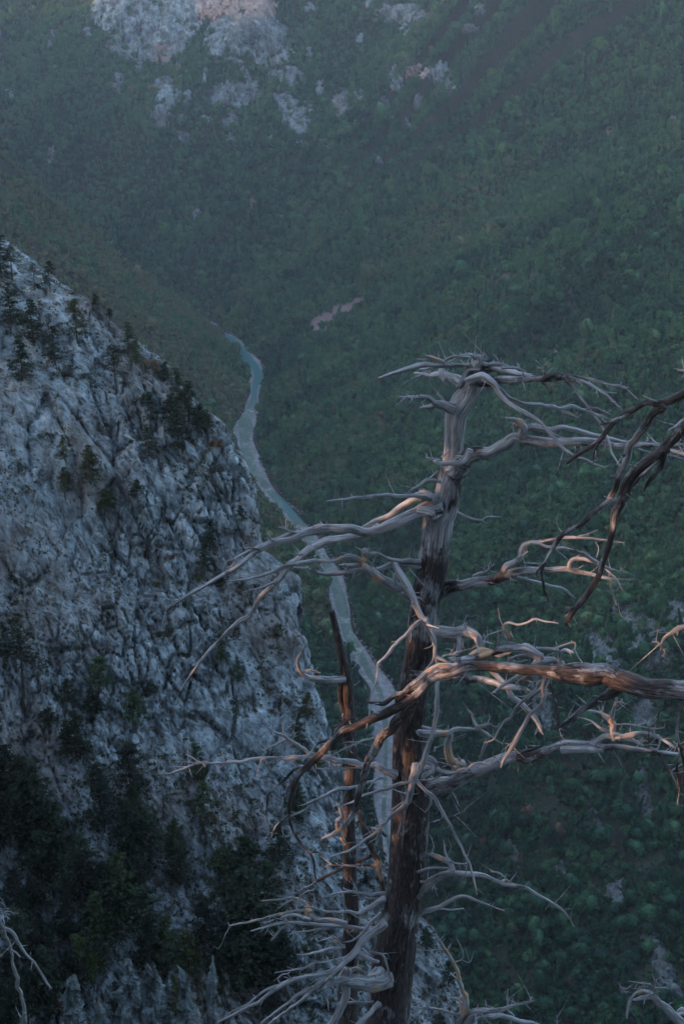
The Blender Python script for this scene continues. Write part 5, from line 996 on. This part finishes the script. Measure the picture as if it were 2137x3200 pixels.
# ---- dead tree rooted outside the frame on the right, thick limb and hanging boughs reaching in
TC = [(2440, 900, 60), (2450, 1300, 90), (2470, 1900, 120), (2490, 2300, 140), (2520, 2900, 160), (2560, 3800, 190)]
sc = strand(TC, 9.6, 9.6, 'S', seg=30, seed=21, wob=.6, bare=.2)
RTREE = [
 ('S', 9.8, 11.3, .34, 6, [[(2500, 2230, 52), (2330, 2190, 46), (2137, 2152, 41), (2060, 2138, 40), (1980, 2125, 41), (1900, 2112, 39), (1825, 2106, 38), (1770, 2104, 34), (1722, 2098, 24), (1660, 2087, 18), (1560, 2083, 19), (1490, 2088, 20), (1440, 2092, 21), (1412, 2104, 20), (1364, 2123, 21), (1316, 2160, 20), (1270, 2192, 18), (1240, 2205, 17), (1200, 2228, 16), (1155, 2253, 15), (1110, 2277, 15), (1070, 2292, 15), (1035, 2322, 14), (1004, 2353, 13), (966, 2388, 12), (937, 2417, 11), (924, 2446, 11), (915, 2480, 10), (905, 2512, 9), (904, 2545, 7), (910, 2576, 6), (924, 2611, 6), (940, 2637, 5), (963, 2662, 5), (979, 2694, 4), (982, 2726, 3), (988, 2750, 2)],
      [(1690, 2050, 16), (1650, 2024, 16), (1619, 2018, 13), (1571, 2024, 13), (1523, 2040, 12), (1475, 2053, 12), (1440, 2060, 13), (1421, 2082, 13), (1389, 2088, 12), (1348, 2101, 13), (1316, 2123, 13), (1281, 2152, 12), (1262, 2170, 10), (1240, 2192, 7)],
      [(1300, 2190, 15), (1269, 2219, 15), (1240, 2254, 15), (1202, 2296, 13), (1170, 2343, 13), (1148, 2369, 13), (1144, 2404, 11), (1132, 2455, 11), (1119, 2497, 10), (1106, 2538, 9), (1087, 2563, 8), (1065, 2592, 6), (1044, 2619, 3)],
      [(1262, 2165, 8), (1225, 2180, 7), (1195, 2198, 7), (1150, 2195, 0.1)][:3] + [(1150, 2193, 3)],
      [(1440, 2064, 8), (1415, 2060, 6), (1405, 2056, 4)]]),
 ('T6', 11.3, 11.2, .35, 2, [[(500, 630, 24), (390, 640, 22), (300, 730, 18), (180, 810, 16), (120, 910, 12), (105, 1050, 10), (120, 1200, 9), (150, 1310, 6)], [(420, 700, 22), (330, 800, 16), (290, 920, 14), (250, 1050, 12), (240, 1150, 9), (270, 1290, 5)], [(330, 1080, 12), (240, 1160, 12), (160, 1280, 10), (135, 1370, 4)], [(760, 350, 20), (660, 360, 18), (580, 400, 16), (530, 480, 12), (450, 555, 7)], [(1000, 195, 14), (965, 145, 13), (910, 140, 12), (850, 190, 9), (760, 215, 5)], [(840, 200, 7), (780, 250, 6), (750, 320, 4)], [(525, 1460, 10), (580, 1445, 10), (635, 1465, 6)]]),
 ('T4', 10.75, 10.5, .95, 4, [[(1440, 580, 36), (1400, 560, 42), (1320, 600, 46), (1280, 680, 48), (1245, 780, 38), (1240, 870, 30), (1200, 980, 28), (1120, 1050, 26), (1050, 1160, 26), (980, 1290, 26), (920, 1400, 24), (850, 1490, 18), (830, 1560, 10)], [(1250, 760, 20), (1130, 850, 18), (1000, 960, 18), (930, 1050, 18), (830, 1160, 14), (780, 1260, 12), (740, 1300, 11), (665, 1325, 6)], [(1360, 510, 40), (1200, 520, 36), (1100, 580, 28), (1000, 660, 24), (880, 740, 20), (740, 830, 8)], [(1405, 540, 24), (1402, 430, 24), (1350, 410, 12)], [(1400, 450, 22), (1460, 420, 22), (1540, 440, 14)], [(1170, 395, 20), (1330, 410, 20), (1400, 380, 14), (1500, 350, 10), (1550, 345, 10), (1555, 390, 10), (1520, 420, 8)], [(1210, 500, 40), (1150, 430, 46), (1090, 395, 44)], [(1180, 490, 14), (1060, 460, 18), (960, 480, 14), (900, 500, 8)], [(1545, 400, 9), (1600, 500, 8), (1680, 580, 8), (1790, 580, 6), (1900, 510, 4)], [(930, 1340, 12), (895, 1350, 8)], [(1180, 790, 12), (1060, 860, 9), (950, 860, 5)], [(1180, 760, 14), (1200, 720, 10), (1240, 700, 8)], [(950, 520, 8), (1000, 530, 6), (1080, 510, 8)]]),
 ('T4', 10.9, 10.8, .3, 4, [[(1300, 740, 16), (1330, 810, 14), (1360, 920, 12), (1390, 1080, 12), (1400, 1200, 12), (1415, 1320, 5)], [(1395, 1260, 7), (1340, 1272, 4)]]),
 ('T5', 10.6, 10.3, .25, 3, [[(840, 900, 70), (760, 960, 58), (620, 1040, 44), (450, 1140, 38), (300, 1240, 34), (170, 1330, 22)], [(340, 1235, 20), (280, 1340, 12)]]),
 ('T5', 10.2, 10.2, .3, 3, [[(1560, 1040, 22), (1510, 1200, 22), (1480, 1330, 22), (1500, 1480, 24), (1550, 1600, 28), (1572, 1750, 26), (1550, 1950, 10)], [(1545, 1590, 16), (1480, 1700, 20), (1490, 1850, 20), (1510, 2050, 18), (1490, 2230, 8)], [(1400, 1060, 10), (1290, 1150, 12), (1250, 1280, 14), (1180, 1340, 9), (1165, 1510, 6)], [(1250, 1280, 9), (1230, 1380, 7), (1235, 1470, 4)], [(1490, 1610, 12), (1470, 1530, 14), (1445, 1500, 10)], [(1600, 2230, 8), (1500, 2220, 6), (1395, 2200, 4)]]),
 ('T2', 9.6, 10.2, .26, 3, [[(2300, -250, 50), (1900, 40, 44), (1700, 220, 40), (1568, 330, 38), (1470, 390, 38), (1390, 420, 36), (1300, 420, 26), (1200, 480, 26), (1100, 540, 24), (1040, 600, 24), (970, 680, 24), (880, 740, 22), (800, 790, 20), (735, 840, 12)], [(1170, 490, 18), (1080, 525, 14), (950, 572, 8)], [(955, 695, 14), (930, 760, 10), (920, 850, 5)], [(1420, 420, 30), (1330, 510, 34), (1250, 620, 32), (1180, 720, 32), (1130, 820, 30), (1110, 920, 28), (1060, 1060, 26), (1010, 1130, 24), (930, 1190, 24), (880, 1230, 23), (814, 1295, 20), (700, 1345, 22), (640, 1430, 19), (580, 1530, 18), (556, 1600, 14), (562, 1700, 11), (590, 1790, 10), (626, 1875, 7)], [(580, 1545, 10), (530, 1590, 9), (505, 1650, 4)], [(1160, 780, 14), (1115, 800, 8)]]),
 ('T2', 9.6, 10.0, .24, 4, [[(2350, 60, 80), (2000, 220, 70), (1700, 440, 66), (1568, 580, 58), (1480, 680, 52), (1400, 760, 46), (1300, 830, 44), (1210, 900, 44), (1140, 980, 44), (1100, 1080, 42), (1070, 1180, 38), (1060, 1250, 34), (1050, 1320, 30), (1020, 1420, 28), (985, 1530, 28), (940, 1640, 28), (860, 1780, 28), (770, 1890, 27), (740, 1945, 22), (720, 1990, 12)], [(770, 1880, 20), (735, 2000, 8)], [(1440, 740, 30), (1400, 800, 16), (1290, 900, 14), (1200, 1000, 13), (1150, 1120, 12), (1110, 1190, 6)], [(1450, 730, 24), (1390, 880, 20), (1330, 940, 18), (1280, 1030, 10)], [(1590, 500, 12), (1540, 540, 12), (1460, 605, 12)], [(1090, 1080, 20), (1060, 1110, 14)]]),
 ('T2', 9.6, 9.9, .6, 2, [[(2250, -40, 20), (1750, 130, 18), (1600, 165, 15), (1525, 175, 8)], [(1600, 170, 12), (1540, 250, 8)]]),
 ('T2', 9.6, 9.9, .3, 1, [[(2250, 560, 20), (1700, 640, 16), (1620, 720, 13), (1570, 900, 11), (1540, 990, 6)]]),
 ('T5', 9.6, 10.2, .7, 3, [[(2700, -60, 50), (1900, 100, 40), (1640, 180, 36), (1560, 205, 34), (1480, 240, 38), (1400, 290, 26), (1340, 350, 20), (1310, 440, 16), (1300, 480, 12)], [(1305, 430, 14), (1270, 385, 12), (1210, 378, 8)], [(1308, 460, 12), (1350, 480, 14), (1345, 520, 10), (1320, 545, 6)], [(1350, 480, 8), (1370, 450, 5)], [(1500, 260, 16), (1490, 300, 10)]]),
]
b2, _ = at(2560, 3800, 9.6)
dead_tree('dead_pine_tree', 'dead tree leaning in from the right with thick limb and drooping brown boughs', tuple(b2), sc, RTREE)

# ---- dead treetops poking in at the bottom
TF2 = [(1441, 3120, 11), (1445, 3160, 11), (1440, 3210, 18), (1436, 3400, 26), (1430, 3700, 34)]
sf = strand(TF2, 14.6, 14.6, 'S', seg=16, seed=31, bare=.6)
CTOP = [('V5', 14.6, 14.3, .9, 4, [[(345, 1190, 20), (365, 1120, 18), (340, 1050, 15), (325, 970, 14), (300, 900, 13), (260, 840, 11), (230, 795, 9), (205, 755, 3)], [(350, 1125, 10), (310, 1100, 8), (265, 1095, 5)], [(300, 895, 6), (340, 880, 5), (345, 840, 4), (305, 750, 2)], [(335, 882, 3), (385, 895, 3), (405, 835, 1)], [(380, 890, 2), (360, 815, 1)], [(262, 830, 3), (285, 790, 1.5)], [(325, 1000, 7), (280, 960, 4)]]),
        ('V5', 14.6, 14.2, .8, 8, [[(340, 1250, 30), (400, 1190, 28), (480, 1170, 22), (560, 1150, 16), (640, 1130, 11), (740, 1108, 5)], [(400, 1200, 20), (520, 1190, 18), (620, 1210, 16), (740, 1235, 10), (800, 1270, 6)], [(600, 1145, 8), (590, 1110, 5), (595, 1040, 2)], [(580, 1150, 6), (625, 1190, 6)], [(715, 1115, 6), (725, 1085, 5)], [(690, 1120, 5), (720, 1160, 3)], [(860, 1290, 8), (865, 1230, 4), (862, 1185, 2)]]),
        ('V5', 14.6, 14.4, .85, 6, [[(350, 1195, 11), (260, 1165, 10), (180, 1150, 8), (60, 1140, 5)], [(200, 1155, 4), (205, 1100, 2)], [(180, 1150, 5), (120, 1160, 5), (90, 1120, 3), (75, 1060, 2)], [(160, 1150, 4), (100, 1190, 4), (50, 1230, 3)], [(170, 1152, 4), (130, 1110, 3), (60, 1105, 2)], [(150, 1150, 4), (110, 1210, 3), (130, 1250, 2)], [(190, 1155, 3), (170, 1220, 2)]])]
b3, _ = at(1430, 3700, 14.6)
dead_tree('dead_treetop', 'dead treetop with sunlit upright twig beside the foot of the main trunk', tuple(b3), sf, CTOP)
sg_ = strand([(2126, 3178, 20), (2170, 3230, 24), (2230, 3400, 30), (2260, 3700, 36)], 12.4, 12.4, 'S', seg=18, seed=41, bare=.6)
HAIR = [[(1400, 1070, 8), (1400, 1000, 5), (1390, 960, 2)], [(1395, 1030, 6), (1320, 1010, 5), (1260, 1000, 3)], [(1400, 1035, 5), (1480, 1040, 3), (1540, 1030, 2), (1550, 990, 1)], [(1385, 1015, 4), (1300, 1010, 3), (1240, 1045, 2), (1195, 1005, 1)]]
for k in range(16):
    x0 = random.uniform(1280, 1480); dx = random.uniform(-90, 90)
    HAIR.append([(x0, 1035, 3), (x0+dx*.6, 1035+random.uniform(-30, 20), 2.2), (x0+dx, 1030+random.uniform(-70, 50), 1)])
RTOP = [('V5', 12.4, 12.2, .75, 4, [[(1600, 1240, 34), (1540, 1200, 34), (1470, 1155, 30), (1420, 1120, 26), (1385, 1085, 22), (1290, 1105, 8)], [(1400, 1100, 20), (1375, 1060, 18), (1330, 1050, 14), (1290, 1075, 12), (1265, 1130, 10), (1250, 1205, 6)], [(1420, 1100, 8), (1415, 1060, 7), (1390, 1025, 6)], [(1520, 1190, 12), (1600, 1180, 8)]] + HAIR)]
b4, _ = at(2260, 3700, 12.4)
dead_tree('dead_treetop', 'bent dead treetop with wiry twigs in the lower right corner', tuple(b4), sg_, RTOP)
sl_ = strand([(-40, 2860, 14), (-70, 3000, 20), (-100, 3300, 28), (-120, 3700, 36)], 11.0, 11.0, 'S', seg=18, seed=51, bare=.5)
LTOP = [('T8', 11.0, 10.8, .8, 4, [[(-200, 580, 46), (-60, 665, 45), (60, 790, 42), (160, 820, 40), (240, 900, 38), (320, 1050, 34), (420, 1190, 30), (540, 1330, 28), (650, 1480, 26), (740, 1630, 25), (840, 1765, 12)], [(60, 800, 50), (130, 950, 40), (190, 1130, 30), (215, 1280, 30), (250, 1480, 36), (310, 1750, 36), (380, 1960, 36), (400, 2150, 36), (420, 2400, 34)], [(400, 2170, 30), (320, 2380, 26)], [(200, 1140, 20), (260, 1190, 16), (335, 1260, 8)], [(640, 1700, 4), (720, 1690, 3)]]),
        ('T8', 11.0, 10.9, .85, 3, [[(-200, 440, 26), (-20, 490, 22), (60, 515, 20), (85, 430, 14), (20, 370, 10)], [(80, 425, 10), (60, 350, 10), (0, 280, 8)], [(90, 455, 10), (150, 470, 8)], [(70, 520, 12), (170, 515, 9), (230, 545, 8), (310, 545, 5)], [(80, 530, 20), (130, 600, 12), (165, 640, 8)], [(180, 545, 6), (260, 575, 4)]])]
b5, _ = at(-120, 3700, 11.0)
dead_tree('dead_treetop', 'bare forked dead twig reaching in at the lower left edge', tuple(b5), sl_, LTOP)
# ------------------------------------------------------------------ haze: one closed box of even, pale air round the whole place
hv = np.array([(x, y, z) for x in (-4300, 3100) for y in (-2700, 5700) for z in (-70, 1720)], float)
hf = np.array([(0, 1, 3, 2), (4, 6, 7, 5), (0, 4, 5, 1), (2, 3, 7, 6), (0, 2, 6, 4), (1, 5, 7, 3)])
hm_ = bpy.data.materials.new('haze_air'); hm_.use_nodes = True; ht = hm_.node_tree; ht.nodes.clear()
ho = ht.nodes.new('ShaderNodeOutputMaterial'); pv = ht.nodes.new('ShaderNodeVolumePrincipled')
pv.inputs['Color'].default_value = (1.0, .92, .98, 1); pv.inputs['Density'].default_value = HAZE; pv.inputs['Anisotropy'].default_value = 0.2
ht.links.new(pv.outputs[0], ho.inputs['Volume'])
haze = mesh_obj('haze', hv, hf, hm_, smooth_shade=False); tag(haze, 'thin bluish evening haze filling the valley', 'haze', kind='stuff')
